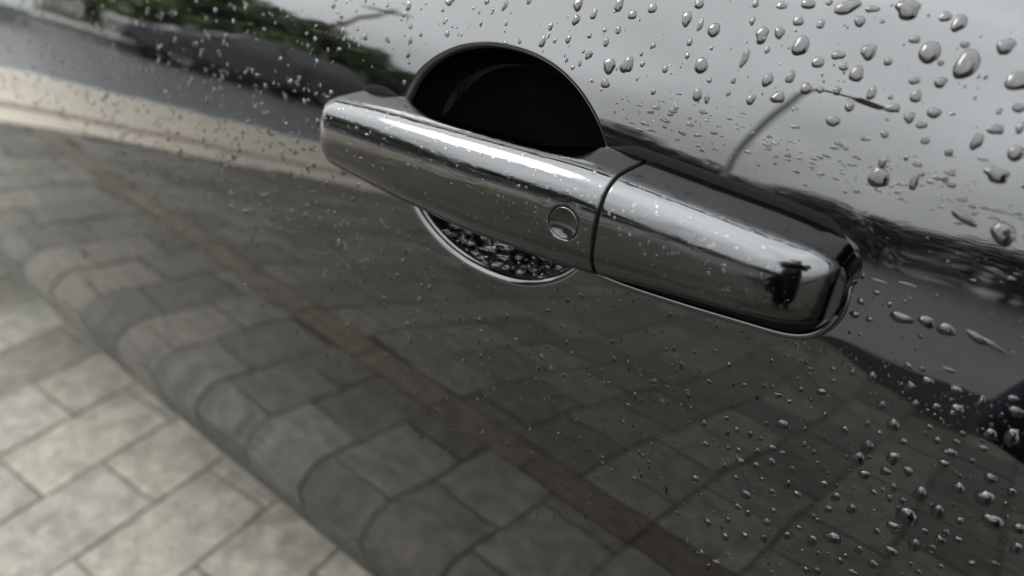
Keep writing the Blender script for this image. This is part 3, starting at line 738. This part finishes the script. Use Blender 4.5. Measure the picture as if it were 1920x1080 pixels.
jt('hpr', 0.10, 0, 0.86, 0.098); jt('knr', 0.11, 0.04, 0.50, 0.068); jt('anr', 0.12, 0, 0.09, 0.046); jt('tor', 0.13, 0.15, 0.045, 0.042)
ks = list(J); ix = {k: i for i, k in enumerate(ks)}
ed = [('pelvis', 'waist'), ('waist', 'chest'), ('chest', 'upper'), ('upper', 'neck'), ('neck', 'head0'), ('head0', 'head1'), ('head1', 'head2'), ('upper', 'shl'), ('shl', 'ell'), ('ell', 'wrl'), ('upper', 'shr'), ('shr', 'elr'), ('elr', 'wrr'),
      ('pelvis', 'hpl'), ('hpl', 'knl'), ('knl', 'anl'), ('anl', 'tol'), ('pelvis', 'hpr'), ('hpr', 'knr'), ('knr', 'anr'), ('anr', 'tor')]
me = skin_mesh('person', [J[k][0] for k in ks], [(ix[a_], ix[b_]) for a_, b_ in ed], [J[k][1] for k in ks], 2, 0)
for m_ in ('navy_cloth', 'grey_cloth', 'skin', 'shoe'): me.materials.append(MATS[m_])
for p in me.polygons:
    c = p.center; p.use_smooth = True
    p.material_index = 2 if (c.z > 1.475 and abs(c.x - PX) < 0.12) else (3 if c.z < 0.1 else (1 if c.z < 0.84 else 0))
PERSON = link('person', me)
tag(PERSON, 'person in long dark navy coat holding a phone, mirrored in the handle', 'person')
# head details
hc = Vector((PX, PY + 0.14, 1.635))
def ball(name, m, c, sx, sy, sz, parent, keep=None, seg=20):
    V = []; F = []
    for i in range(seg//2 + 1):
        th = math.pi*i/(seg//2)
        for k in range(seg):
            q = 2*math.pi*k/seg; V.append((c[0] + sx*math.sin(th)*math.cos(q), c[1] + sy*math.sin(th)*math.sin(q), c[2] + sz*math.cos(th)))
    F = grid_faces(seg//2 + 1, seg, wrap=True)
    if keep: F = [f for f in F if keep(np.mean([V[i] for i in f], axis=0))]
    return mesh(name, V, F, parent, m, True)
ball('hair', 'hair', (hc.x, hc.y - 0.012, hc.z + 0.035), 0.098, 0.108, 0.112, PERSON, lambda c: not (c[1] > hc.y + 0.045 and c[2] < hc.z + 0.075) and c[2] > hc.z - 0.09)
ball('nose', 'skin', (hc.x, hc.y + 0.098, hc.z - 0.015), 0.014, 0.02, 0.024, PERSON, seg=12)
for s in (-1, 1):
    ball('eye', 'eye_white', (hc.x + s*0.032, hc.y + 0.079, hc.z + 0.012), 0.013, 0.010, 0.008, PERSON, seg=12)
    ball('ear', 'skin', (hc.x + s*0.092, hc.y, hc.z - 0.005), 0.012, 0.02, 0.032, PERSON, seg=12)
ball('mouth', 'tail_red', (hc.x, hc.y + 0.083, hc.z - 0.055), 0.024, 0.008, 0.006, PERSON, seg=12)
# jacket skirt, hanging below the hips
V = []; n_ = 32
for (z, rx, ry) in ((1.10, 0.175, 0.135), (0.90, 0.195, 0.15), (0.65, 0.21, 0.16), (0.42, 0.22, 0.165), (0.42, 0.20, 0.15)):
    for k in range(n_):
        q = 2*math.pi*k/n_; w = 1 + 0.03*math.sin(5*q + z*3); V.append((PX + rx*w*math.cos(q), PY + 0.01 + ry*w*math.sin(q), z))
mesh('coat_skirt', V, grid_faces(5, n_, wrap=True), PERSON, 'navy_cloth', True)
# phone: stands behind the taking lens, square to the view
pe = empty('phone'); pe.matrix_world = PHM
tag(pe, 'black phone held level in two hands, facing the door', 'phone')
mb = MB(); mb.box(0.030, 0.177, -0.040, 0.031, 0.0, 0.008); bevel(mb.build('phone_body', 'phone_black', pe), 0.003, 3)
mb = MB(); mb.tube([(0.045, 0.012, -0.002), (0.045, 0.012, 0.001)], 0.007, 20); mb.build('lens_ring', 'alloy', pe)
# hands: palm with five fingers closed round the phone's ends
def hand(wrist, along, up, name):
    along = Vector(along).normalized(); up = Vector(up); up = (up - along*up.dot(along)).normalized(); across = up.cross(along)
    vs = [Vector(wrist)]; es = []; rs = [0.026]
    pc = Vector(wrist) + along*0.055; vs.append(pc); rs.append((0.034)); es.append((0, 1))
    for f in range(4):
        base = pc + along*0.02 + across*(f - 1.5)*0.019; ln = (0.038, 0.043, 0.040, 0.031)[f]
        i = len(vs); vs += [base, base + along*ln + up*0.010, base + along*(ln*1.5) + up*0.026, base + along*(ln*1.55) + up*0.042]; rs += [0.010, 0.0092, 0.0085, 0.0075]
        es += [(1, i), (i, i+1), (i+1, i+2), (i+2, i+3)]
    b0 = Vector(wrist) + along*0.03 - across*0.03; i = len(vs)
    vs += [b0, b0 - across*0.02 + along*0.028 + up*0.01, b0 - across*0.02 + along*0.055 + up*0.026]; rs += [0.013, 0.0105, 0.009]; es += [(1, i), (i, i+1), (i+1, i+2)]
    me = skin_mesh(name, [tuple(v) for v in vs], es, rs, 1, 0); me.materials.append(MATS['skin'])
    for p in me.polygons: p.use_smooth = True
    return link(name, me, PERSON)
g1 = PHM @ Vector((0.185, 0.0, 0.055)); hand(WRR, g1 - WRR, F3, 'hand')
g2 = PHM @ Vector((0.12, -0.05, 0.055)); hand(WRL, g2 - WRL, F3, 'hand')
# shoulder bag hanging at the photographer's side
bag = tag(empty('shoulder_bag', (0.215, -0.62, 0.60)), 'dark navy shoulder bag hanging at the photographer\'s side, mirrored right of the handle', 'bag')
V = []
for z, sx, sy in ((0.0, 0.155, 0.05), (0.012, 0.165, 0.062), (0.16, 0.165, 0.06), (0.27, 0.155, 0.03)):
    for k in range(24):
        q = 2*math.pi*k/24; c, s = math.cos(q), math.sin(q); V.append((sx*math.copysign(abs(c)**.28, c), sy*math.copysign(abs(s)**.28, s), z))
bag.rotation_euler.y = R(20)
F = grid_faces(4, 24, wrap=True) + [tuple(range(24))[::-1], tuple(range(72, 96))]
mesh('bag_body', V, F, bag, 'navy_cloth', True)
MB().tube([(-0.10, 0, 0.25), (0.02, -0.02, 0.5), (0.20, -0.03, 0.76), (0.33, -0.06, 0.82)], 0.012, 8).build('strap', 'navy_cloth', bag, True)

# ------------------------------------------------------------------ rain drops
def drop_mesh(seed, rings=7, seg=22, tail=0.0, wob=0.10):
    r = np.random.default_rng(seed); ph = r.uniform(0, 6.28, 4)
    V = []; q = np.linspace(0, 2*np.pi, seg, endpoint=False)
    rad = 1 + wob*np.sin(2*q + ph[0]) + wob*0.8*np.sin(3*q + ph[1]) + wob*0.45*np.sin(5*q + ph[2])
    rad = rad * (1 + tail*np.clip(np.sin(q), 0, 1)**3)
    bx, bz = 0, -0.12
    for i in range(rings):
        f = i/(rings - 1); rho = math.cos(f*math.pi/2) ** 0.8; hh = math.sin(f*math.pi/2)
        if i == rings - 1: break
        V += [(0.5*rad[k]*rho*math.cos(q[k]) + bx*(1-rho), 0.5*rad[k]*rho*math.sin(q[k]) + bz*(1-rho), 0.34*hh - 0.02) for k in range(seg)]
    n = (rings - 1)*seg; V.append((0, bz, 0.32))
    F = grid_faces(rings - 1, seg, wrap=True) + [((rings-2)*seg + k, (rings-2)*seg + (k+1) % seg, n) for k in range(seg)]
    V += [(0.5*rad[k]*0.985*math.cos(q[k]), 0.5*rad[k]*0.985*math.sin(q[k]), 0.012) for k in range(seg)]
    F.append(tuple(range(n + 1, n + 1 + seg)))  # wetted paint under the water
    return V, F
def drop_me(seed, **kw):
    V, F = drop_mesh(seed, **kw); me = bpy.data.meshes.new('water_drop'); me.from_pydata(V, [], F); me.materials.append(MATS['water']); me.materials.append(MATS['wetted_paint']); me.polygons[-1].material_index = 1
    me.polygons.foreach_set('use_smooth', [True]*len(me.polygons)); return me
DM = [drop_me(k, tail=(0, 0, 0.35, 0, 0.6, 0)[k % 6], wob=(0.05, 0.09, 0.06, 0.13)[k % 4]) for k in range(18)]
def frame_on(x, z, ang_=0.0):
    n = Vector(side_n(np.array(float(x)), np.array(float(z)))); ex = Vector((1, 0, 0)); ex = (ex - n*ex.dot(n)).normalized(); ez = n.cross(ex)
    if ez.z < 0: ez = -ez
    c, s = math.cos(R(ang_)), math.sin(R(ang_)); return ex*c + ez*s, ez*c - ex*s, n, Vector((x, float(side_y(x, z)), z))
def place_drop(x, z, w, h_, ang_, label, group, k, hk=1.0):
    ex, ez, n, P = frame_on(x, z, ang_)
    o = bpy.data.objects.new('water_drop', DM[k % 18]); COL.objects.link(o)
    sh = min(w, h_) * 0.0010 * hk + 0.0002
    M_ = Matrix((( ex.x*w*.001, ez.x*h_*.001, n.x*sh, P.x), (ex.y*w*.001, ez.y*h_*.001, n.y*sh, P.y), (ex.z*w*.001, ez.z*h_*.001, n.z*sh, P.z), (0, 0, 0, 1)))
    o.matrix_world = M_
    return tag(o, label, 'water drop', group)
DU = "-0.128,0.9541,4.9,4.5,0;-0.1308,0.9482,4.9,7.3,0;-0.1241,0.9466,2.6,4.7,0;-0.1178,0.9458,5.6,6.2,0;-0.1258,0.94,2.6,2.9,0;-0.1158,0.9397,1.6,1.7,0;-0.1174,0.933,6.3,7.5,0;-0.1247,0.9354,2.2,2.9,0;-0.1054,0.9572,2.7,3.3,0;-0.0952,0.958,5.0,2.7,0;-0.0858,0.96,6.6,4.4,0;-0.0786,0.9615,3.1,2.5,0;-0.0718,0.9609,11.6,5.4,25;-0.0632,0.9615,5.4,3.1,0;-0.0518,0.9631,10.0,8.1,0;-0.0393,0.9622,4.7,3.2,0;-0.0344,0.9612,5.5,6.8,0;-0.0184,0.9567,6.3,6.2,0;-0.104,0.9514,2.8,3.3,0;-0.0982,0.9474,5.9,7.5,0;-0.092,0.9492,4.5,5.3,0;-0.0868,0.9538,4.4,4.0,0;-0.0784,0.9539,3.2,3.1,0;-0.0656,0.9571,4.6,4.6,0;-0.0583,0.9582,2.0,1.8,0;-0.0824,0.9457,7.3,7.3,0;-0.1013,0.9387,3.4,8.5,0;-0.0939,0.9428,2.2,3.1,0;-0.074,0.9418,4.9,4.6,0;-0.0681,0.9454,5.3,3.8,0;-0.0585,0.9482,6.8,6.0,0;-0.0647,0.9421,3.9,3.2,0;-0.051,0.9463,3.5,3.3,0;-0.0456,0.9543,3.8,3.5,0;-0.0394,0.9509,7.5,8.3,0;-0.0348,0.9489,2.5,2.5,0;-0.0301,0.9553,3.2,2.9,0;-0.0271,0.9488,8.3,9.3,0;-0.0594,0.9402,5.8,5.1,0;-0.0895,0.9329,5.0,5.5,0;-0.0816,0.9351,3.8,4.4,0;-0.0745,0.9329,5.0,4.8,0;-0.0695,0.9334,3.0,2.7,0;-0.0636,0.9344,3.4,3.4,0;-0.0404,0.9422,4.5,3.1,0;-0.0324,0.9431,4.6,4.3,0;-0.052,0.9355,3.6,4.9,0;-0.0379,0.9372,4.3,4.0,0;-0.0455,0.9357,1.8,1.9,0;-0.1146,0.9225,4.5,6.1,0;-0.1101,0.9219,2.8,3.7,0;-0.1024,0.9257,2.2,2.8,0;-0.1119,0.9286,2.6,2.5,0;-0.1022,0.9303,2.0,3.2,0;-0.0929,0.9253,4.1,4.7,0;-0.0832,0.928,5.6,5.7,0;-0.0573,0.9302,4.0,3.9,0;-0.0609,0.9245,5.6,4.6,0;-0.0434,0.9327,5.2,4.4,0;-0.0372,0.9309,4.4,4.0,0;-0.0305,0.9339,5.0,4.5,0;-0.0326,0.9295,4.5,2.8,0;-0.0426,0.9242,3.4,2.9,0;-0.0296,0.925,3.2,2.9,0;-0.0213,0.9233,3.3,3.3,0;-0.0148,0.9283,4.2,6.4,0;-0.0111,0.9329,5.1,4.4,0;-0.0076,0.9402,4.1,3.7,0;-0.0048,0.9348,2.9,4.4,0;-0.003,0.9272,5.2,5.7,0;-0.0124,0.9381,2.1,2.3,0;-0.0054,0.9201,9.2,5.4,0;-0.0276,0.9111,3.2,5.1,0;-0.0396,0.9153,3.6,4.8,0;-0.0111,0.947,8.1,5.6,0;-0.033,0.9185,2.0,2.0,0;-0.0388,0.9097,8.7,6.5,0;-0.048,0.9214,3.7,1.8,0;-0.0266,0.9146,2.9,1.7,0;-0.023,0.9129,2.7,1.2,0;-0.025,0.9347,2.1,1.5,0;-0.0206,0.9406,1.3,1.6,0;-0.0203,0.947,1.6,1.8,0;-0.2578,0.9369,5.5,4.0,0;-0.2837,0.9314,3.9,5.7,0;-0.2344,0.9403,3.2,2.8,0;-0.2231,0.9403,3.1,6.2,0;-0.2103,0.9436,2.7,2.7,0;-0.1838,0.9461,6.1,5.9,0;-0.1636,0.9485,4.6,6.3,0;-0.1556,0.9459,4.5,4.3,0;-0.1476,0.9496,4.3,4.7,0;-0.182,0.9402,4.5,5.3,0;-0.1741,0.9432,3.5,4.2,0;-0.1939,0.9357,3.0,4.0,0;-0.1933,0.932,1.4,3.3,0;-0.1955,0.9284,3.7,4.7,0;-0.208,0.927,2.2,2.6,0;-0.2158,0.9251,3.5,1.8,0;-0.1825,0.9322,3.3,4.3,0;-0.1595,0.9393,2.8,3.6,0;-0.1724,0.9352,2.3,2.9,0;-0.1632,0.9341,3.0,4.7,0;-0.1695,0.928,3.6,5.1,0;-0.1579,0.9256,6.7,8.0,0;-0.1497,0.9274,6.1,9.2,0;-0.1725,0.9239,1.9,3.4,0;-0.1798,0.9238,1.7,2.3,0;-0.1892,0.9305,2.1,2.7,0;-0.166,0.9386,2.3,2.5,0;-0.1411,0.9364,2.7,3.1,0;-0.132,0.9289,2.7,3.6,0;-0.1449,0.9325,1.8,2.0,0;-0.1428,0.929,2.7,2.7,0;-0.1338,0.9197,2.7,2.5,0;-0.157,0.9183,4.8,4.1,0;-0.2291,0.9367,1.7,3.3,0;-0.2336,0.9307,1.9,2.9,0;-0.2369,0.9355,1.5,2.8,0;-0.219,0.9329,2.1,2.3,0;-0.328,0.9119,3.2,5.4,0;-0.1755,0.9216,2.1,2.3,0;-0.143,0.9231,1.8,1.6,0;-0.1217,0.916,2.5,1.9,0"
DMID = "-0.0319,0.8754,1.6,2.2,0;-0.0255,0.8714,2.4,2.1,0;-0.0292,0.8662,3.1,2.5,0;-0.0297,0.8607,3.9,2.7,0;-0.0244,0.8609,2.7,2.2,0;-0.0147,0.8655,8.9,3.7,0;-0.007,0.8667,5.9,3.0,-25;-0.0003,0.8665,5.9,4.1,0;0.0092,0.8677,8.1,3.2,-12;0.0144,0.867,8.1,2.2,-20;-0.0201,0.8687,1.6,1.9,0;-0.0259,0.8758,5.1,1.0,0;-0.0169,0.8777,6.1,1.0,0;-0.0067,0.8611,1.6,1.5,0;-0.03,0.8366,2.0,2.3,0;-0.0282,0.8322,2.0,2.0,0;-0.023,0.8384,2.5,2.6,0;-0.0162,0.8397,3.1,4.3,0;0.0011,0.8463,4.5,3.0,0;-0.0409,0.8271,1.9,1.9,0;-0.0372,0.8307,1.9,1.6,0;-0.0525,0.8301,1.7,2.0,0;-0.0797,0.8112,1.5,2.0,0;-0.0687,0.8197,2.1,2.1,0;-0.0749,0.8085,2.8,2.5,0;-0.0066,0.8488,3.0,1.8,0;0.0058,0.8532,4.5,1.5,0;-0.002,0.8498,2.3,1.4,0;-0.0092,0.9048,10.1,2.9,-18;0.0029,0.9026,8.6,5.0,-38"
DL = "-0.0601,0.8137,2.4,2.1,0;-0.0522,0.8175,2.2,2.4,0;-0.0382,0.8229,2.2,2.8,0;-0.0309,0.8255,4.2,3.4,0;-0.0459,0.8162,3.5,3.2,0;-0.0407,0.8155,2.2,2.4,0;-0.0333,0.8205,2.0,2.2,0;-0.0148,0.8323,1.5,2.3,0;-0.0095,0.8299,3.1,2.8,0;0.0003,0.8359,2.9,2.8,0;-0.0035,0.8417,3.6,4.6,0;0.0101,0.8471,4.1,3.8,0;0.007,0.8386,2.6,2.1,0;0.0131,0.8399,4.6,4.3,0;0.0185,0.8461,3.0,5.8,0;0.0262,0.8516,3.3,2.7,0;0.0289,0.8476,5.5,3.8,0;0.0311,0.8381,5.1,6.9,0;0.0252,0.8355,4.5,3.7,0;-0.0406,0.8043,5.4,5.0,0;-0.0267,0.8165,2.4,2.8,0;-0.0629,0.7949,2.7,2.5,0;-0.0717,0.7863,2.5,3.1,0;-0.0574,0.7916,2.8,3.2,0;-0.0513,0.792,2.3,3.7,0;-0.0608,0.7877,2.2,2.9,0;-0.0467,0.7929,2.2,3.1,0;-0.0465,0.8012,2.1,2.8,0;-0.0317,0.8059,2.1,2.4,0;-0.0179,0.8138,2.5,3.6,0;-0.0115,0.82,2.0,2.7,0;-0.0033,0.8243,5.0,4.7,0;-0.0065,0.819,1.9,2.2,0;0.0019,0.8196,3.0,2.7,0;0.0117,0.8253,2.5,2.2,0;0.0171,0.8283,2.6,2.0,0;0.0077,0.8294,2.3,2.0,0;0.0178,0.8324,2.2,2.3,0;0.0253,0.8301,3.4,2.3,0;-0.0683,0.7768,3.6,3.1,0;-0.0582,0.7803,2.6,2.9,0;-0.0539,0.7819,3.1,3.2,0;-0.0462,0.7857,3.4,3.7,0;-0.0409,0.7909,3.5,3.7,0;-0.0367,0.7907,3.1,3.5,0;-0.0299,0.7994,2.4,2.8,0;-0.0254,0.7982,2.0,2.8,0;-0.0518,0.7764,4.4,4.8,0;-0.0452,0.7789,3.2,3.6,0;-0.0395,0.784,4.0,4.7,0;-0.0574,0.77,2.3,3.5,0;-0.0085,0.8109,4.3,7.2,0;-0.0097,0.8036,5.5,5.0,0;0.0013,0.8112,4.8,5.6,0;0.0007,0.8044,4.0,4.2,0;0.0076,0.8086,4.0,4.5,0;-0.0055,0.7987,4.9,4.1,0;0.0171,0.8233,4.7,3.4,0;0.0167,0.8179,3.9,3.3,0;-0.0307,0.7844,2.3,3.2,0;-0.0109,0.7975,2.1,2.4,0;-0.0686,0.755,3.6,3.4,0;-0.0515,0.7672,2.6,2.6,0;-0.0176,0.7858,3.5,3.7,0;-0.0305,0.7762,2.9,3.9,0;-0.0355,0.7696,3.1,3.4,0;-0.0254,0.7747,3.6,3.7,0;-0.0452,0.7603,5.4,3.7,0;-0.0117,0.7819,3.7,3.9,0;0.0054,0.7987,2.8,4.4,0;0.0001,0.793,3.1,2.8,0;0.0058,0.7938,2.9,3.4,0;0.0101,0.7949,2.6,2.6,0;0.0143,0.801,5.3,5.7,0;0.0244,0.8106,4.2,4.2,0;0.0314,0.8199,5.0,4.4,0;0.0326,0.8117,6.7,6.7,0;0.0387,0.8183,2.9,3.8,0;-0.0467,0.7521,3.6,3.4,0;-0.0418,0.7508,3.0,3.6,0;-0.0322,0.7599,2.8,3.3,0;-0.0126,0.7749,3.4,4.2,0;-0.0047,0.7807,4.0,4.9,0;0.0219,0.797,5.1,4.7,0;0.0136,0.7887,8.6,6.9,0;0.0381,0.8041,7.5,6.5,0;0.0112,0.7819,6.2,5.0,0;-0.0332,0.752,3.9,4.8,0;-0.0491,0.7413,3.1,4.0,0;-0.0577,0.7326,3.7,4.1,0;-0.0479,0.7306,3.9,4.8,0;-0.0398,0.7376,3.7,3.7,0;-0.032,0.7413,3.6,3.8,0;-0.0234,0.7507,3.6,4.6,0;-0.0135,0.755,4.1,6.9,0;-0.0067,0.7621,6.6,6.9,0;-0.0202,0.7581,2.8,2.6,0;0.0066,0.7758,2.9,3.2,0;0.0211,0.7867,3.2,2.7,0;0.0271,0.7905,3.0,3.3,0;0.0268,0.7861,4.5,4.3,0;0.0315,0.7897,2.8,2.7,0;0.0293,0.7978,2.8,3.1,0;0.0201,0.7776,4.4,4.7,0;0.0142,0.7704,5.1,4.6,0;0.0036,0.7622,3.1,3.3,0;0.0256,0.7802,2.9,3.0,0;0.0001,0.7561,2.5,3.2,0;0.0458,0.8058,4.9,4.2,0;0.0479,0.7971,4.0,4.0,0;-0.0008,0.7519,3.2,3.5,0;0.0103,0.7591,4.0,4.2,0;0.0049,0.7501,3.9,3.0,0;-0.0072,0.74,3.6,2.9,0;-0.0114,0.7376,3.1,3.6,0;-0.0486,0.7112,4.5,4.1,0;-0.056,0.712,2.9,3.9,0;-0.0518,0.7049,2.9,3.3,0;0.0387,0.7826,3.0,2.9,0;0.0448,0.7873,3.2,2.8,0;0.0307,0.7746,2.7,2.7,0;0.0217,0.7689,2.2,2.7,0;0.0254,0.7671,2.8,2.2,0;-0.0239,0.725,2.2,2.8,0"
parse = lambda s: [tuple(float(v) for v in q.split(',')) for q in s.split(';')]
ORD = ['largest', 'second largest', 'third largest', 'fourth largest', 'fifth largest', 'sixth largest', 'seventh largest', 'eighth largest', 'ninth largest', 'tenth largest', 'eleventh largest', 'twelfth largest'] + [w + ' largest' for w in ('thirteenth', 'fourteenth', 'fifteenth', 'sixteenth', 'seventeenth', 'eighteenth', 'nineteenth', 'twentieth')] + ['twenty-%s largest' % w for w in ('first', 'second', 'third', 'fourth', 'fifth')]
def zone(kind, x, z):
    if kind == 'u':
        c = 'above the recess' if x < -0.155 else 'right of the recess' if x < -0.125 else 'above the handle joint' if x < -0.095 else 'above the end cap' if x < -0.055 else 'above the cap tip' if x < -0.02 else 'at the right edge'
        r = 'by the window line' if z > 0.950 else 'at mid height' if z > 0.930 else 'along the fold'
        return 'on pale upper door, %s, %s' % (r, c)
    if kind == 'm':
        return 'on grey panel right of the handle end' if z > 0.848 else 'on dark band under the handle end'
    c = 'below the end cap' if x < -0.060 else 'below the cap tip' if x < -0.03 else 'right of the handle end' if x < 0.0 else 'at the right edge'
    r = 'near the handle' if z > 0.82 else 'at mid height' if z > 0.795 else 'low down' if z > 0.772 else 'along the bottom'
    return 'on dark lower door %s, %s' % (r, c)
cnt = 0
for kind, data, sz, hk, what in (('u', DU, .88, 0.66, 'rain drops on the pale upper door'), ('m', DMID, 1.0, 1.0, 'rain drops right of the handle end'), ('l', DL, .95, 0.95, 'rain drops on the dark lower door')):
    byz = {}
    for d in parse(data): byz.setdefault(zone(kind, d[0], d[1]), []).append(d)
    for zn, ds in byz.items():
        ds.sort(key=lambda d: -d[2]*d[3])
        for i, (x, z, w, h_, a_) in enumerate(ds):
            lb = '%s rain drop %s' % (ORD[i], zn) if i < len(ORD) else 'tiny rain drop ' + zn
            place_drop(x, z, w*sz, h_*sz, a_, lb, what, cnt, hk); cnt += 1

# fine spray: too many to count, one mass
SV = []; SF = []; SM = []
LOW = [drop_mesh(100 + k, rings=5, seg=10, tail=(0, 0.5)[k % 2], wob=0.10) for k in range(8)]
HIG = [drop_mesh(140 + k, rings=6, seg=16, tail=(0, 0.5)[k % 2], wob=0.14) for k in range(8)]
LOWN = [(np.array(v), f) for v, f in LOW]; HIGN = [(np.array(v), f) for v, f in HIG]
_off = 0
def spray(P, ex, ez, n, w, h_, hk=1.0, hi=False, wet=True):
    global _off
    v, f = (HIGN if hi else LOWN)[rng.integers(0, 8)]
    sh = min(w, h_)*hk
    V = np.array(P)[None] + v[:, :1]*np.array(ex)[None]*w + v[:, 1:2]*np.array(ez)[None]*h_ + v[:, 2:]*np.array(n)[None]*sh
    if not wet: f = f[:-1]
    SV.append(V); SF.extend([tuple(i + _off for i in q) for q in f]); _off += len(V); SM.extend([0]*(len(f) - 1) + [1 if wet else 0])
def spray_obj(name, label):
    global SV, SF, SM, _off
    o = mesh(name, np.concatenate(SV), SF, None, 'water', True); o.data.materials.append(MATS['wetted_paint']); o.data.polygons.foreach_set('material_index', SM)
    SV, SF, SM, _off = [], [], [], 0
    return tag(o, label, 'water drops', None, 'stuff')
def handle_clear(x, z):
    if rec_d(x, z) < 1.10: return False
    return not (HX0 - 0.003 < x < HX1 + 0.004 and h_zb(x) - 0.006 < z < h_zt(x) + 0.005)
def scatter(nn, x0, x1, z0, z1, wmin, wmax, asp=(0.9, 1.4), dens=None, angj=15, hk=0.85, pw=2.5):
    k = 0; tries = 0
    while k < nn and tries < nn*20:
        tries += 1
        x = rng.uniform(x0, x1); z = rng.uniform(z0, z1)
        if not handle_clear(x, z) or x < float(gap_x(z)) + 0.004: continue
        if dens and rng.uniform() > dens(x, z): continue
        w = wmin + (wmax - wmin)*rng.uniform()**pw; h_ = w*rng.uniform(*asp)
        ex, ez, n, P = frame_on(x, z, rng.normal()*angj); spray(P, ex, ez, n, w*.001, h_*.001, hk); k += 1
# lower door, thickening towards the rear
scatter(520, -0.17, 0.12, 0.70, 0.845, 0.5, 1.8, dens=lambda x, z: 0.25 + 0.75*smoothstep(-0.14, 0.0, x))
scatter(1300, -0.62, -0.08, 0.66, 0.855, 0.8, 2.3, asp=(1.0, 1.9), dens=lambda x, z: smoothstep(0.66, 0.74, z)*0.9 + 0.1)
# front part of the door, small even drops
scatter(1500, -0.88, -0.24, 0.77, 0.962, 1.0, 3.0, asp=(0.9, 1.3), pw=1.6)
scatter(160, -0.88, -0.30, 0.70, 0.80, 0.8, 2.0)
scatter(160, -0.36, -0.12, 0.905, 0.963, 0.5, 2.0)
scatter(260, -0.13, 0.12, 0.925, 0.964, 0.3, 1.1)
# water caught along the fold above the handle: thin broken streaks
scatter(520, -0.15, 0.12, 0.900, 0.924, 0.8, 4.2, asp=(0.16, 0.45), angj=7, hk=0.7, dens=lambda x, z: math.exp(-((z - 0.911)/0.007)**2))
scatter(110, -0.03, 0.12, 0.886, 0.897, 0.8, 4.0, asp=(0.14, 0.3), angj=4, hk=0.8)
scatter(260, -0.05, 0.12, 0.832, 0.885, 0.3, 1.3)
scatter(300, -0.08, 0.12, 0.833, 0.850, 0.4, 1.3)
spray_obj('fine_rain_drops', 'fine spray of small rain drops all over the black door')
# drops standing in the lower bowl of the recess
k = 0
while k < 260:
    i = rng.integers(3, 44); j = rng.integers(0, CUPV.shape[1])
    P = Vector(CUPV[i, j]); a_ = math.atan2(P.z - RZ, P.x - RX)
    if P.z > 0.846 + rng.uniform()*0.012: continue
    e1 = Vector(CUPV[i, (j+1) % CUPV.shape[1]] - CUPV[i, j]).normalized(); e2 = Vector(CUPV[i+1, j] - CUPV[i, j]).normalized()
    n = e1.cross(e2).normalized()
    if n.y > 0: n = -n
    if n.dot(Vector((RX, -0.03, RZ)) - P) < 0: n = -n
    w = 0.0022 + 0.0050*rng.uniform()**1.5; an = rng.uniform(0, 3.14); c, s = math.cos(an), math.sin(an)
    spray(P, e1*c + e2*s, e2*c - e1*s, n, w, w*rng.uniform(0.6, 1.6), 1.0, True); k += 1
spray_obj('recess_drops', 'dense rain drops in the bottom of the black handle recess')
# mist of tiny drops on the handle
for k in range(700):
    x = rng.uniform(HX0 + 0.012, HX1 - 0.010)
    if abs(x - GAPX) < 0.003: continue
    zt, zb = float(h_zt(x)), float(h_zb(x)); f = rng.beta(3.0, 1.3) if rng.uniform() < 0.72 else rng.uniform(0.05, 0.6); z = zb + (zt - zb)*min(f, 0.985)
    if math.hypot(x - BX, z - BZ) < BR*1.05 and rng.uniform() > 0.1: continue
    if math.hypot(x - BX, z - BZ) < BR*1.05: continue
    y = float(front_y(x, z)); e = 2e-4
    n = Vector(((float(front_y(x+e, z)) - float(front_y(x-e, z)))/(2*e), -1, (float(front_y(x, z+e)) - float(front_y(x, z-e)))/(2*e))).normalized()
    ex = (Vector((1, 0, 0)) - n*n.x).normalized(); ez = n.cross(ex)
    w = 0.0003 + 0.0010*rng.uniform()**3; spray(Vector((x, y, z)), ex, ez, n, w*rng.uniform(1, 2.2), w, 0.45, False, False)
for k in range(30):                           # clear beads on the ridge and along the lower edge
    x = rng.uniform(HX0 + 0.015, HX1 - 0.012)
    if abs(x - GAPX) < 0.004: continue
    zt, zb = float(h_zt(x)), float(h_zb(x)); f = (rng.uniform(0.78, 0.985) if k % 5 else rng.uniform(0.02, 0.05)); z = zb + (zt - zb)*f
    y = float(front_y(x, z)); e = 2e-4
    n = Vector(((float(front_y(x+e, z)) - float(front_y(x-e, z)))/(2*e), -1, (float(front_y(x, z+e)) - float(front_y(x, z-e)))/(2*e))).normalized()
    ex = (Vector((1, 0, 0)) - n*n.x).normalized(); ez = n.cross(ex)
    w = 0.0007 + 0.0010*rng.uniform()**2; spray(Vector((x, y, z)), ex, ez, n, w*rng.uniform(1, 1.8), w, 0.6, True, False)
spray_obj('handle_mist', 'mist of tiny rain drops on the chromed handle')
